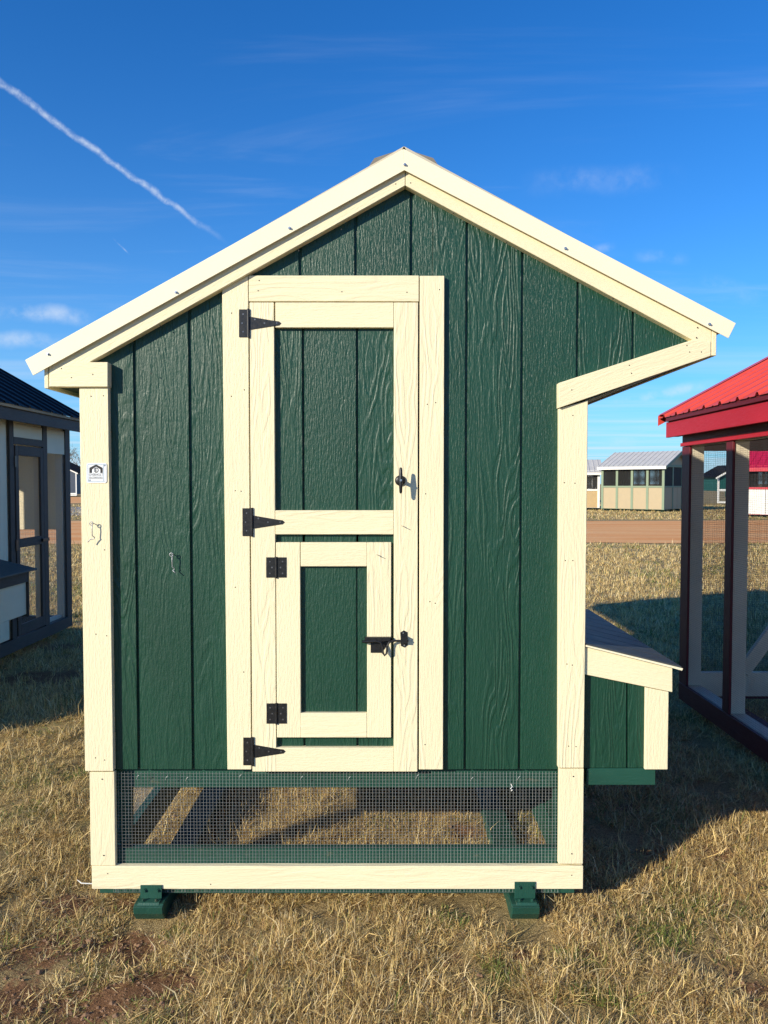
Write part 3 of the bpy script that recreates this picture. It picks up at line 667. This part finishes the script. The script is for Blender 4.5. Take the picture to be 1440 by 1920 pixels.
# ------------------------------------------------------------------ left neighbour: grey-trimmed coop
def post(par, name, x0, x1, y0, y1, z0, z1, mat, grain=(0, 0, 1)):
    return MB().box((x0, y0, z0), (x1, y1, z1)).build(name, mat, par, grain, 0.002)
def rib_roof(par, name, ex, ez, rx, rz, y0, y1, mat, th=0.004, pitch=0.2286, fine=True):
    """ribbed sheet from eave (ex, ez) up to ridge (rx, rz), ribs running down the slope; profile along y"""
    prof = [(y0, 0.0)]; y = y0 + 0.05
    while y < y1-0.06:
        prof += [(y, 0.0), (y+0.014, 0.019), (y+0.034, 0.019), (y+0.048, 0.0)]
        if fine: prof += [(y+0.105, 0.0), (y+0.112, 0.004), (y+0.126, 0.004), (y+0.133, 0.0)]
        y += pitch
    prof.append((y1, 0.0)); n = len(prof); v = []; f = []
    for (X, Z) in ((ex, ez), (rx, rz)):
        v += [(X, a, Z+b) for a, b in prof]
    for (X, Z) in ((ex, ez), (rx, rz)): v += [(X, a, Z+b-th) for a, b in prof]
    for i in range(n-1):
        f.append((i, i+1, n+i+1, n+i)); f.append((2*n+i, 3*n+i, 3*n+i+1, 2*n+i+1)); f.append((i, 2*n+i, 2*n+i+1, i+1))
    f += [(0, n, 3*n, 2*n), (n-1, 3*n-1, 4*n-1, 2*n-1)]
    m = MB(); m.v = v; m.f = f
    return m.build(name, mat, par)
lc = thing('chicken_coop', 'cream chicken coop with charcoal grey trim and black metal roof', 'chicken coop')
XW = -3.32; Y0, YC = 1.30, 5.24; XB = XW-1.78; ZB = 0.10; ZE = 2.24
def LP(par, name, ya, yb, za, zb, mat, t0=-0.0, t1=0.02, grain=(0, 0, 1)): return post(par, name, XW+t0, XW+t1, ya, yb, za, zb, mat, grain)
y = Y0
while y < 3.94:                                             # siding of the solid part
    LP(lc, 'siding_board', y, min(y+0.198, 3.95), ZB+0.12, ZE-0.02, 'pale_siding', -0.012, 0.0); y += 0.2032
LP(lc, 'bottom_rail', Y0, YC+.02, ZB, ZB+0.11, 'grey_trim', -0.04, 0.022, (0, 1, 0))
LP(lc, 'post', 3.955, 4.035, ZB+.112, ZE-.04, 'grey_trim'); LP(lc, 'post', 4.625, 4.715, ZB+.112, ZE-.04, 'grey_trim'); LP(lc, 'corner_post', 5.14, YC+.02, ZB+.112, ZE-.04, 'grey_trim')
LP(lc, 'corner_post', Y0, Y0+.09, ZB+.112, ZE-.04, 'grey_trim', 0.001, 0.022)
LP(lc, 'header', 4.036, 4.624, 2.02, ZE-.1, 'pale_siding', -.01, 0.012, (0, 1, 0)); LP(lc, 'header', 4.036, 4.624, 1.955, 2.018, 'grey_trim', 0, .021, (0, 1, 0))
LP(lc, 'header', 4.716, 5.139, 1.90, ZE-.1, 'pale_siding', -.01, .012, (0, 1, 0))
for y in (3.98, 4.65, 5.14): post(lc, 'stud', XW-.09, XW-.014, y, y+.045, ZB+.112, ZE-.02, 'pale_stud')
post(lc, 'floor_sill', XW-.10, XW-.042, 3.96, YC, ZB+.02, ZB+.135, 'pale_stud', (0, 1, 0))
dr = LP(lc, 'door', 4.05, 4.11, 0.225, 1.945, 'grey_trim', .003, .025)
for a, b, c, d in ((4.55, 4.61, .225, 1.945), (4.111, 4.549, 1.855, 1.945), (4.111, 4.549, .225, .32), (4.111, 4.549, 1.02, 1.10)):
    LP(dr, 'door_frame', a, b, c, d, 'grey_trim', .003, .025, (0, 0, 1) if a > 4.5 else (0, 1, 0))
for z in (0.42, 1.05, 1.80): LP(dr, 'hinge', 4.03, 4.075, z-.05, z+.05, 'black_iron', .0255, .029)
LP(dr, 'latch', 4.54, 4.68, 1.045, 1.075, 'black_iron', .0255, .045)
mb = MB()
for ya, yb, za, zb in ((4.11, 4.55, .32, 1.02), (4.11, 4.55, 1.10, 1.855), (4.715, 5.14, ZB+.11, 1.90)): wire_grid(mb, (XW+.001, ya, za), (0, 1, 0), (0, 0, 1), yb-ya, zb-za, .0127, .0005)
stuff(mb.build('wire_mesh', 'galvanised', lc))
# far long side and rear gable
post(lc, 'bottom_rail', XB-.02, XB+.04, Y0, YC, ZB, ZB+.11, 'grey_trim', (0, 1, 0)); post(lc, 'bottom_rail', XB+.042, XW-.042, YC-.04, YC+.018, ZB, ZB+.11, 'grey_trim', (1, 0, 0))
for y in (3.98, 4.6, 5.15): post(lc, 'stud', XB, XB+.045, y, y+.07, ZB+.112, ZE-.02, 'pale_stud')
post(lc, 'stud', XB+.85, XB+.92, YC-.045, YC, ZB+.112, ZE-.02, 'pale_stud'); post(lc, 'rail', XB+.05, XW-.02, YC-.044, YC-.001, ZE-.13, ZE-.021, 'pale_stud', (1, 0, 0))
y = Y0
while y < 3.94: post(lc, 'siding_board', XB-.012, XB, y, min(y+.198, 3.95), ZB+.12, ZE-.02, 'pale_siding'); y += .2032
mb = MB(); wire_grid(mb, (XB-.003, 3.96, ZB+.1), (0, 1, 0), (0, 0, 1), YC-3.96, ZE-ZB-.15, .0254, .0007); wire_grid(mb, (XB+.03, YC+.003, ZB+.1), (1, 0, 0), (0, 0, 1), 1.74, ZE-ZB-.15, .0254, .0007)
stuff(mb.build('wire_mesh', 'galvanised', lc))
for k in range(8): post(lc, 'rear_siding_board', XB+.03+k*.2032, XB+.03+k*.2032+.198, YC-.0, YC+.012, 1.12, ZE-.02, 'pale_siding')
XR = (XW+XB)/2; ZR = ZE + 0.62
for yy, nm in ((3.95, 'partition_wall'), (Y0, 'front_wall')):
    MB().prism([(XB+.002, ZB+.14), (XW-.014, ZB+.14), (XW-.014, ZE), (XR, ZR-.04), (XB+.002, ZE)], yy, yy+.02).build(nm, 'pale_siding', lc)
MB().prism([(XB+.002, ZE-.018), (XW-.014, ZE-.018), (XW-.014, ZE+.02), (XR, ZR-.04), (XB+.002, ZE+.02)], YC-.03, YC).build('gable', 'pale_siding', lc)
EX = XW+.20; EZ = ZE + .03
rib_roof(lc, 'roof_sheet', EX, EZ, XR, ZR+.03, Y0-.15, YC+.16, 'navy_roof'); rib_roof(lc, 'roof_sheet', 2*XR-EX, EZ, XR, ZR+.03, Y0-.15, YC+.16, 'navy_roof')
MB().prism([(XR-.12, ZR-.02), (XR-.12, ZR-.005), (XR, ZR+.068), (XR+.12, ZR-.005), (XR+.12, ZR-.02), (XR, ZR+.05)], Y0-.15, YC+.16).build('ridge_cap', 'navy_roof', lc)
MB().box((EX-.045, Y0-.10, EZ-.135), (EX-.025, YC+.12, EZ-.03)).build('fascia_board', 'grey_trim', lc, (0, 1, 0), .002)
y = Y0-.08
while y < YC+.1: MB().prism([(EX-.046, EZ-.05), (XW+.003, EZ-.02), (XW+.003, EZ+.07), (EX-.046, EZ-.005)], y, y+.038).build('rafter_tail', 'raw_wood', lc, (1, 0, 0)); y += .41
MB().box((EX-.045, Y0-.08, EZ-.028), (EX-.005, YC+.12, EZ-.006)).build('purlin', 'raw_wood', lc, (0, 1, 0))
nb = MB().prism([(XW+.023, .50), (XW+.30, .50), (XW+.30, .86), (XW+.023, .93)], 2.30, 3.62).build('nest_box', 'pale_siding', lc, (0, 1, 0), .002)
MB().prism([(XW+.024, .945), (XW+.36, .865), (XW+.36, .88), (XW+.024, .962)], 2.26, 3.70).build('lid', 'slate_board', nb, (0, 1, 0), .002)
post(nb, 'trim_board', XW+.301, XW+.318, 2.30, 3.635, .775, .858, 'grey_trim', (0, 1, 0))
MB().prism([(XW+.024, .86), (XW+.32, .78), (XW+.32, .862), (XW+.024, .94)], 3.621, 3.638).build('trim_board', 'grey_trim', nb, (1, 0, -.25), .002)
MB().box((XW+.26, 3.621, .48), (XW+.32, 3.637, .779)).build('trim_board', 'grey_trim', nb, bev=.002)
for x in (XB+.25, XW-.3): MB().box((x, Y0-.2, -.01), (x+.1, YC+.2, ZB-.002)).build('skid', 'green_lumber', lc, (0, 1, 0), .004)

# ------------------------------------------------------------------ right neighbour: red coop
rc = thing('chicken_coop', 'wire run with burgundy posts and bright red ribbed metal roof', 'chicken coop')
XL = 2.12; YB = 2.60; YA = -1.6; XE = 4.10; zb = 0.07; zt = 1.86
for ya, yb in ((2.47, 2.60), (1.81, 1.90), (0.95, 1.04), (0.1, .19), (-.75, -.66), (-1.6, -1.5)):
    post(rc, 'post_trim', XL-.016, XL, ya, yb, zb+.122, zt, 'burgundy_trim'); ym = (ya+yb)/2
    post(rc, 'stud', XL+.004, XL+.092, ya+.012, ya+.05, zb+.122, zt, 'pale_stud')
post(rc, 'bottom_rail', XL-.018, XL, YA, YB, zb, zb+.12, 'burgundy_trim', (0, 1, 0)); post(rc, 'sill_plate', XL+.003, XL+.10, YA, YB-.05, zb+.03, zb+.12, 'pale_stud', (0, 1, 0))
post(rc, 'top_plate', XL+.003, XL+.092, YA, YB-.002, zt+.002, zt+.13, 'pale_stud', (0, 1, 0))
post(rc, 'header_trim', XL-.016, XL, YA, YB, zt+.028, zt+.14, 'burgundy_trim', (0, 1, 0)); post(rc, 'header_strip', XL-.030, XL-.001, YA, YB, zt+.002, zt+.026, 'red_fascia', (0, 1, 0))
# rear wall
post(rc, 'rear_rail', XL+.094, XE, YB-.06, YB-.02, zb+.03, zb+.20, 'pale_stud', (1, 0, 0)); post(rc, 'rear_header', XL+.094, XE, YB-.06, YB-.02, zt-.03, zt+.12, 'burgundy_trim', (1, 0, 0))
post(rc, 'bottom_rail', XL+.001, XE, YB-.018, YB, zb, zb+.12, 'burgundy_trim', (1, 0, 0))
for x in (XL+.95, XE-.09): post(rc, 'stud', x, x+.09, YB-.06, YB-.02, zb+.202, zt-.032, 'pale_stud')
a = Vector((XL+.40, zb+.21)); b = Vector((XL+.95, zb+.98)); d = (b-a).normalized(); n = Vector((-d.y, d.x))*.045
MB().prism([tuple(a-n), tuple(b-n), tuple(b+n), tuple(a+n)], YB-.10, YB-.062).build('brace', 'pale_stud', rc, (d.x, 0, d.y), .002)
post(rc, 'bottom_rail', XE, XE+.018, YA, YB, zb, zb+.12, 'burgundy_trim', (0, 1, 0))
for ya in (2.51, 1.8, .94, .09, -.76, -1.6): post(rc, 'stud', XE-.09, XE-.002, ya, ya+.04, zb+.122, zt+.12, 'pale_stud')
mb = MB(); wire_grid(mb, (XL+.002, YA, zb+.1), (0, 1, 0), (0, 0, 1), YB-YA-.01, zt-zb-.09, .0127, .00055); wire_grid(mb, (XL+.06, YB-.019, zb+.1), (1, 0, 0), (0, 0, 1), XE-XL-.07, zt-zb-.09, .0127, .00055)
stuff(mb.build('wire_mesh', 'dark_wire', rc))
XRr = (XL+XE)/2; ex, ez = XL-.125, zt+.215; zr = ez + .535*(XRr-ex)
rib_roof(rc, 'roof_sheet', ex, ez, XRr, zr, YA-.15, YB+.17, 'red_roof'); rib_roof(rc, 'roof_sheet', 2*XRr-ex, ez, XRr, zr, YA-.15, YB+.17, 'red_roof')
MB().prism([(ex-.004, ez+.016), (XRr, zr+.024), (XRr, zr-.06), (ex-.004, ez-.055)], YB+.165, YB+.170).build('gable_flashing', 'red_roof', rc)
MB().prism([(ex-.004, ez+.020), (XRr, zr+.028), (XRr, zr+.030), (ex-.004, ez+.022)], YB+.06, YB+.171).build('gable_flashing', 'red_roof', rc)
MB().prism([(XRr-.12, zr-.03), (XRr, zr+.045), (XRr+.12, zr-.03), (XRr, zr+.03)], YA-.15, YB+.16).build('ridge_cap', 'red_roof', rc)
MB().box((ex+.03, YA-.1, ez-.145), (ex+.05, YB+.10, ez-.035)).build('fascia_board', 'red_fascia', rc, (0, 1, 0), .002)
MB().box((ex+.012, YA-.1, ez-.034), (ex+.05, YB+.06, ez-.002)).build('eave_purlin', 'burgundy_trim', rc, (0, 1, 0), .002)
MB().prism([(ex+.051, ez-.14), (XL-.018, ez-.14), (XL-.018, ez+.03), (ex+.051, ez+.008)], YA-.08, YB+.08).build('soffit', 'burgundy_trim', rc, (0, 1, 0))
MB().prism([(XL+.001, zt+.142), (XE, zt+.142), (XRr, zr-.07)], YB-.03, YB-.001).build('gable', 'burgundy_trim', rc)
MB().prism([(XL+.001, zt+.142), (XE, zt+.142), (XRr, zr-.07)], YA, YA+.03).build('gable', 'burgundy_trim', rc)
for x in (XL+.25, XE-.35): MB().box((x, YA-.2, -.01), (x+.1, YB+.2, zb-.002)).build('skid', 'burgundy_trim', rc, (0, 1, 0), .004)

# ------------------------------------------------------------------ far coops
def far_coop(label, corner, ang, L, W, hb, hp, he, hr, trim, panel, roofm, nl=4, nw=3, group='coops across the dirt road', base=0.12, overhang=0.25, panel2=None, name='chicken_coop'):
    """corner = near bottom corner; long side runs left from it at angle ang, gable end runs right"""
    t = thing(name, label, 'chicken coop', group); t.location = (corner[0], corner[1], 0); t.rotation_euler = (0, 0, ang)
    # local: long side along -x at y = 0 (facing -y); gable at x = 0 (facing +x); depth +y to W
    def lb(nm, a, b, m): return MB().box(a, b).build(nm, m, t)
    lb('floor_frame', (-L, 0.02, base), (-.02, W-.02, base+.06), trim)
    npan = int(L/1.22)+1
    for i in range(npan):
        a, b = -L+L*i/npan, -L+L*(i+1)/npan
        lb('panel', (a+.01, 0.0, base+.02), (b-.01, .02, base+hp), panel); lb('panel', (a+.01, W-.02, base+.02), (b-.01, W, base+hp), panel)
    for i in range(2):
        a, b = W*i/2, W*(i+1)/2
        lb('panel', (-.02, a+.03, base+.02), (0, b-.01, base+hp), panel2 or panel); lb('panel', (-L, a+.03, base+.02), (-L+.02, b-.01, base+hp), panel2 or panel)
    for i in range(nl+1):
        x = -L + L*i/nl
        for y in (-.025, W-.06): lb('post', (x-.07, y, base), (x+.07, y+.085, he), trim)
    for j in range(1, nw):
        y = W*j/nw
        for x in (-L-.025, -.06): lb('post', (x, y-.07, base), (x+.085, y+.07, he), trim)
    for y in (-.035, W-.055):
        lb('rail', (-L, y, base+hp), (0.0, y+.09, base+hp+.10), trim); lb('rail', (-L, y-.005, he-.12), (0, y+.09, he+.02), trim)
    for x in (-L-.035, -.055): lb('rail', (x, .06, base+hp+.001), (x+.09, W-.06, base+hp+.099), trim); lb('rail', (x, .06, he-.119), (x+.09, W-.06, he+.019), trim)
    mb = MB()
    for (o, a, la) in (((-L, .03, base+hp), (1, 0, 0), L), ((-L, W-.03, base+hp), (1, 0, 0), L), ((-.03, 0, base+hp), (0, 1, 0), W), ((-L+.03, 0, base+hp), (0, 1, 0), W)):
        wire_grid(mb, o, a, (0, 0, 1), la, he-base-hp-.1, 0.05, 0.0125)
    stuff(mb.build('wire_mesh', 'screen_dark', t))
    for x in (-.02, -L):
        MB().prism([(0, he+.02), (W, he+.02), (W/2, hr-.08)], x, x+.02, 'x').build('gable', panel2 or panel, t)
    o_ = overhang; s = (hr-he)/(W/2)
    for sg in (0, 1):
        e = (-o_, he+.03-o_*s) if sg == 0 else (W+o_, he+.03-o_*s)
        mb = MB(); mb.prism([e, (W/2, hr+.03), (W/2, hr-.01), (e[0], e[1]-.04)], -L-o_, o_, 'x')
        x = -L-o_+.05
        while x < o_-.05:
            k = len(mb.v); mb.prism([(e[0], e[1]-.01), (W/2, hr+.02), (W/2, hr+.055), (e[0], e[1]+.025)], x, x+.05, 'x'); x += .30
        mb.build('roof_sheet', roofm, t)
        MB().box((-L-o_+.02, e[0]-.012 if sg == 0 else e[0]-.01, e[1]-.17), (o_-.02, e[0]+.012, e[1]-.042)).build('fascia_board', trim if trim != 'sage_trim' else 'white_trim', t)
    for x in (o_-.03, -L-o_):
        for sg in (0, 1):
            e = (-o_+.02, he+.03-o_*s+.01) if sg == 0 else (W+o_-.02, he+.03-o_*s+.01)
            MB().prism([(e[0], e[1]-.05), (W/2, hr-.02), (W/2, hr-.19), (e[0], e[1]-.19)], x, x+.03, 'x').build('rake_board', trim, t)
    for i in range(3):
        x = -L+.6+i*(L-1.2)/2
        lb('perch_post', (x, W*.55, base+.06), (x+.09, W*.55+.09, he-.2), 'pale_stud')
    lb('skid', (-L-.1, .3, 0), (.1, .42, base-.002), 'green_lumber'); lb('skid', (-L-.1, W-.42, 0), (.1, W-.3, base-.002), 'green_lumber')
    return t
def gp(px, py):
    x, y = ground_xy(px, py); return (x, y)
c1 = gp(1243, 960); far_coop('open-sided coop with sage green posts, beige panels and light grey roof', c1, R(-42), 3.7, 4.1, 2.5, 1.26, 2.68, 3.5, 'sage_trim', 'beige_panel', 'grey_roof', 4, 3)
c2 = gp(1122, 956); far_coop('tan panelled coop with white corner posts', c2, R(-10), 4.0, 3.0, 2.4, 1.05, 2.40, 3.1, 'white_trim', 'tan_panel', 'grey_roof', 3, 2)
c3 = (gp(1136, 944)[0], gp(1136, 944)[1]+4); far_coop('small pale coop standing behind the tan panelled coop', c3, R(-20), 3.5, 2.6, 2.4, 1.0, 2.45, 2.95, 'white_trim', 'pale_siding', 'grey_roof', 3, 2)
c5 = gp(1592, 974); far_coop('coop with crimson metal roof, crimson posts and cream panels', c5, R(-38), 4.6, 3.4, 2.4, 1.22, 2.45, 3.25, 'far_red', 'white_trim', 'crimson_roof', 2, 2)
def small_coop(label, px, py, W, hfloor, he, hr, wall, roofm, dep=3.0, ang=0.0):
    t = thing('chicken_coop', label, 'chicken coop', 'coops across the dirt road'); x, y = gp(px, py); t.location = (x, y, 0); t.rotation_euler = (0, 0, ang)
    MB().box((0, 0, hfloor), (W, dep, he)).build('wall', wall, t)
    MB().prism([(0, he), (W, he), (W/2, hr)], 0.0, .03).build('gable', wall, t)
    for x0 in (-.04, W-.08): MB().box((x0, -.04, 0.1), (x0+.12, .06, he)).build('corner_board', 'white_trim', t)
    MB().box((.081, -.03, hfloor-.02), (W-.081, -.001, hfloor+.14)).build('trim_board', 'white_trim', t); MB().box((.081, -.03, .10), (W-.081, .03, .24)).build('base_board', 'white_trim', t)
    MB().box((W*.2, -.40, hfloor-.45), (W*.8, -.04, hfloor-.03)).build('nest_box', 'far_green', t)
    w = MB().box((W*.36, -.035, hfloor+.35), (W*.66, -.001, he-.18)).build('window', 'white_trim', t)
    wx0, wx1, wz0, wz1 = W*.36+.07, W*.66-.07, hfloor+.42, he-.25; mx, mz = (wx0+wx1)/2, (wz0+wz1)/2
    for a in ((wx0, mx-.02), (mx+.02, wx1)):
        for b in ((wz0, mz-.02), (mz+.02, wz1)): MB().box((a[0], -.042, b[0]), (a[1], -.0355, b[1])).build('pane', 'window_glass', w)
    for sg in (-1, 1):
        e = (W/2+sg*(W/2+.3), he-.10); mb = MB().prism([e, (W/2, hr+.05), (W/2, hr), (e[0], e[1]-.05)], -.3, dep+.3)
        yy = -.25
        while yy < dep+.2:
            mb.prism([(e[0], e[1]-.01), (W/2, hr+.04), (W/2, hr+.08), (e[0], e[1]+.03)], yy, yy+.05); yy += .3
        mb.build('roof_sheet', roofm, t)
        MB().prism([(e[0], e[1]-.052), (W/2, hr-.002), (W/2, hr-.16), (e[0], e[1]-.2)], -.30, -.27).build('rake_board', 'white_trim', t)
    return t
small_coop('raised teal green coop with black roof and white window', 1346, 946, 2.6, 1.05, 2.25, 3.0, 'far_green', 'navy_roof')
ls = small_coop('navy shed with white trim seen beyond the gravel path', 60, 931, 5.6, .3, 3.1, 4.4, 'far_navy', 'navy_roof', 5.0)
x, y = gp(1121, 955); x *= 1.5; y = (y+2.84)*1.5-2.84
pole = MB().tube([(x, y, 0), (x, y, 3.9)], [.05, .02], 8).tube([(x-.3, y, 3.3), (x+.1, y, 3.3)], .015, 5).build('antenna_mast', 'zinc'); tag(pole, 'thin metal mast rising behind the far coops', 'mast')

# bare winter trees far behind
def bare_tree(px, D, h, seed, label):
    r = random.Random(seed); x = (px-720)/F*D; t = thing('bare_tree', label, 'tree', 'bare trees on the horizon'); t.location = (x, D+CAM.y, 0)
    tr = MB().tube([(0, 0, 0), (.1, 0, h*.25), (.0, .1, h*.5)], [h*.022, h*.017, h*.012], 8).build('trunk', 'bark', t)
    mb = MB()
    def br(p, d, l, rad, lev):
        q = p + d*l; m = p + d*l*.5 + Vector((r.uniform(-1, 1), r.uniform(-1, 1), r.uniform(-.3, .5)))*l*.07
        mb.tube([p, m, q], [rad, rad*.8, rad*.55], 4 if lev > 1 else 6, False)
        if lev < 5:
            for k in range(r.choice((2, 3, 3))):
                nd = (d + Vector((r.gauss(0, .55), r.gauss(0, .55), r.gauss(.12, .35)))).normalized(); br(p + (q-p)*r.uniform(.55, 1), nd, l*r.uniform(.55, .8), rad*.55, lev+1)
    for k in range(5): br(Vector((0, 0, h*(.22+.06*k))), Vector((r.gauss(0, .6), r.gauss(0, .6), 1)).normalized(), h*.24, h*.011, 1)
    mb.build('crown', 'bark', t)
for i, (px, D, h) in enumerate(((128, 130, 9.0), (158, 140, 8.5), (60, 150, 9), (10, 135, 8.5))): bare_tree(px, D, h, i+3, 'leafless grey-brown tree on the far horizon')

# ------------------------------------------------------------------ grass, clods
def blades(px, py, n_az, length, width, lean, curl, col, name):
    n = len(px); z0 = height(px, py) - 0.004
    az = n_az; hx, hy = np.cos(az), np.sin(az); sx, sy = -np.sin(az), np.cos(az)
    ca, sa = np.cos(lean), np.sin(lean); l2 = lean + curl; ca2, sa2 = np.cos(l2), np.sin(l2)
    p0 = np.stack([px, py, z0], 1)
    p1 = p0 + np.stack([hx*sa, hy*sa, ca], 1)*(length*.5)[:, None]
    tw = rng.normal(0, .7, n); hx2, hy2 = np.cos(az+tw), np.sin(az+tw)
    p2 = p1 + np.stack([hx2*sa2, hy2*sa2, ca2], 1)*(length*.5)[:, None]
    p2[:, 2] = np.maximum(p2[:, 2], height(p2[:, 0], p2[:, 1])+0.002)
    s = np.stack([sx, sy, rng.normal(0, .35, n)], 1); w = width[:, None]*.5
    V = np.stack([p0 - s*w*.8, p0 + s*w*.8, p1 + s*w, p1 - s*w, p2], 1).reshape(-1, 3)
    me = bpy.data.meshes.new(name); me.vertices.add(5*n); me.vertices.foreach_set('co', V.astype(np.float32).ravel())
    b = (np.arange(n)*5)[:, None]
    li = np.concatenate([b + np.array([[0, 1, 2, 3]]), b + np.array([[3, 2, 4]])], 1).ravel()
    ls_ = np.stack([np.arange(n)*7, np.arange(n)*7+4], 1).ravel()
    me.loops.add(7*n); me.loops.foreach_set('vertex_index', li.astype(np.int32)); me.polygons.add(2*n); me.polygons.foreach_set('loop_start', ls_.astype(np.int32))
    me.update(calc_edges=True); me.validate()
    c4 = np.concatenate([np.repeat(col, 5, 0), np.ones((5*n, 1))], 1)
    me.attributes.new('tint', 'FLOAT_COLOR', 'POINT').data.foreach_set('color', c4.astype(np.float32).ravel())
    me.materials.append(MATS['dry_grass']); o = bpy.data.objects.new(name, me); COL.objects.link(o); stuff(o)
    return o
def sample(D0, D1, rho0, p, margin):
    """points over the ground, density rho0*(2.3/D)^p per square metre, roughly where the view and a step to the side can see"""
    N_ = 400; Ds = np.linspace(D0, D1, N_); wid = 1.0*Ds + 2*margin; rho = rho0*(2.3/Ds)**p; pdf = wid*rho; tot = int(np.sum(pdf)*(Ds[1]-Ds[0])); cdf = np.cumsum(pdf); cdf /= cdf[-1]
    D = np.interp(rng.random(tot), cdf, Ds); x = (rng.random(tot)-.5)*(1.0*D + 2*margin); y = D + CAM.y
    hid = (D > 4.7) & (x > -0.80*D/2.84*.83) & (x < .70*D/2.84*.93)
    return x[~hid], y[~hid], D[~hid]
def tuft(x, y, D, kmin, kmax):
    k = rng.integers(kmin, kmax, len(x)); i = np.repeat(np.arange(len(x)), k); n = len(i)
    sp = 0.016*np.maximum(1, D[i]/5); a = rng.random(n)*6.283; r = np.abs(rng.normal(0, 1, n))*sp
    return x[i]+np.cos(a)*r, y[i]+np.sin(a)*r, D[i], a, i
STRAW = np.array([[.84, .64, .30], [.72, .52, .21], [.90, .74, .42], [.54, .36, .14], [.32, .20, .09], [.80, .62, .25]])
GREEN = np.array([[.16, .20, .045], [.25, .27, .07], [.10, .16, .03]])
GSPOT = [(*ground_xy(a, b), r) for a, b, r in ((140, 1452, .10), (40, 1530, .12), (330, 1740, .05), (850, 1720, .07), (1250, 1750, .16), (1120, 1890, .10), (930, 1830, .08), (1090, 1800, .07), (1170, 1190, .35), (90, 1370, .12))]
def colours(x, y, n):
    c = STRAW[rng.integers(0, len(STRAW), n)]*rng.uniform(.7, 1.15, (n, 1))
    g = 0.55*vnoise(x, y, 1.1, 51) + .45*vnoise(x, y, 4.3, 52)
    pg = np.clip((g-.50)*2.6, .05, .6)
    for gx, gy, gr in GSPOT: pg = np.maximum(pg, .85*np.exp(-((x-gx)**2+(y-gy)**2)/gr**2))
    isg = rng.random(n) < pg; c[isg] = GREEN[rng.integers(0, 3, isg.sum())]*rng.uniform(.8, 1.3, (isg.sum(), 1))
    return c
SKX = [(U(249, 1710, -.078)[0], U(305, 1710, -.078)[0]), (U(960, 1710, -.078)[0], U(1013, 1710, -.078)[0])]
def grow(D0, D1, rho, p, margin, kmin, kmax, lmul, name):
    x, y, D = sample(D0, D1, rho, p, margin)
    keep = rng.random(len(x)) > np.clip(dirtmask(x, y)*1.45-.16, 0, .96)
    keep &= ~((y > 17.1 + .9*vnoise(x, y, 1.3, 81)) & (y < 31.3))
    if D0 < 4: keep &= vnoise(x, y, 7.0, 61)*.6 + vnoise(x, y, 19, 62)*.4 > .37
    for a, b in SKX: keep &= ~((x > a-.015) & (x < b+.015) & (y > -.092))
    x, y, D = x[keep], y[keep], D[keep]
    x, y, D, a, ti = tuft(x, y, D, kmin, kmax); n = len(x); nt = ti.max()+1
    th = rng.random(nt)*6.283; lay = rng.random(nt); size = rng.lognormal(0, .3, nt)
    az = np.where(rng.random(n) < .5, th[ti] + rng.normal(0, .5, n), rng.random(n)*6.283)
    lean = np.clip(rng.normal(1.10, .38, n) + lay[ti]*.5, .15, 1.6); curl = rng.normal(.1, .7, n)
    if D0 > 4: lean = np.clip(lean - .55, .1, 1.1); curl = np.clip(curl, -.4, .5)
    L = np.clip(rng.lognormal(math.log(.041), .45, n)*size[ti], .015, .15)*lmul*(0.75+.5*vnoise(x, y, 3.1, 71))
    col = colours(x, y, n); isg = col[:, 1] > col[:, 0]*1.02
    L[isg] *= .7
    near_front = (y > -.2) & (y < .02) & (np.abs(x) < 1.1); L[near_front] = np.minimum(L[near_front], .055)
    for a_, b_ in SKX:
        fr = (x > a_-.04) & (x < b_+.05) & (y > -.30) & (y < 0); L[fr] = np.minimum(L[fr], .028)
    w = np.maximum(rng.uniform(.0013, .0029, n), D*.00055)
    blades(x, y, az, L, w, lean, curl, col, name)
    return n
nb1 = grow(1.95, 5.2, 7200, 1.7, .35, 8, 16, 1.0, 'dry_grass'); nb2 = grow(5.2, 20.6, 4400, 1.9, .6, 6, 12, 1.25, 'dry_grass'); nb3 = grow(34, 58, 9000, 2.2, 1.0, 4, 8, 1.6, 'dry_grass')
print('blades', nb1, nb2, nb3)
def clods():
    mb = MB(); n = 0
    x, y, D = sample(1.95, 4.2, 9000, 1.2, .3); k = rng.random(len(x)) < dirtmask(x, y)*1.1-.15; x, y = x[k], y[k]; z = height(x, y)
    ico = [(0, 0, 1), (.9, 0, .3), (.28, .85, .3), (-.72, .53, .3), (-.72, -.53, .3), (.28, -.85, .3), (0, 0, -.6)]; fc = [(0, i, i % 5+1) for i in range(1, 6)] + [(6, i % 5+1, i) for i in range(1, 6)]
    for a, b, c in zip(x, y, z):
        r = min(.015, .0026*math.exp(random.gauss(0, .65))); k0 = len(mb.v); th = random.random()*6.28
        for p in ico:
            s_ = random.uniform(.7, 1.25)*r; mb.v.append((a+(p[0]*math.cos(th)-p[1]*math.sin(th))*s_, b+(p[0]*math.sin(th)+p[1]*math.cos(th))*s_, c+p[2]*s_*.7))
        mb.f += [tuple(k0+i for i in q) for q in fc]
    o = mb.build('soil_clods', 'pebble_grey'); stuff(o)
clods()
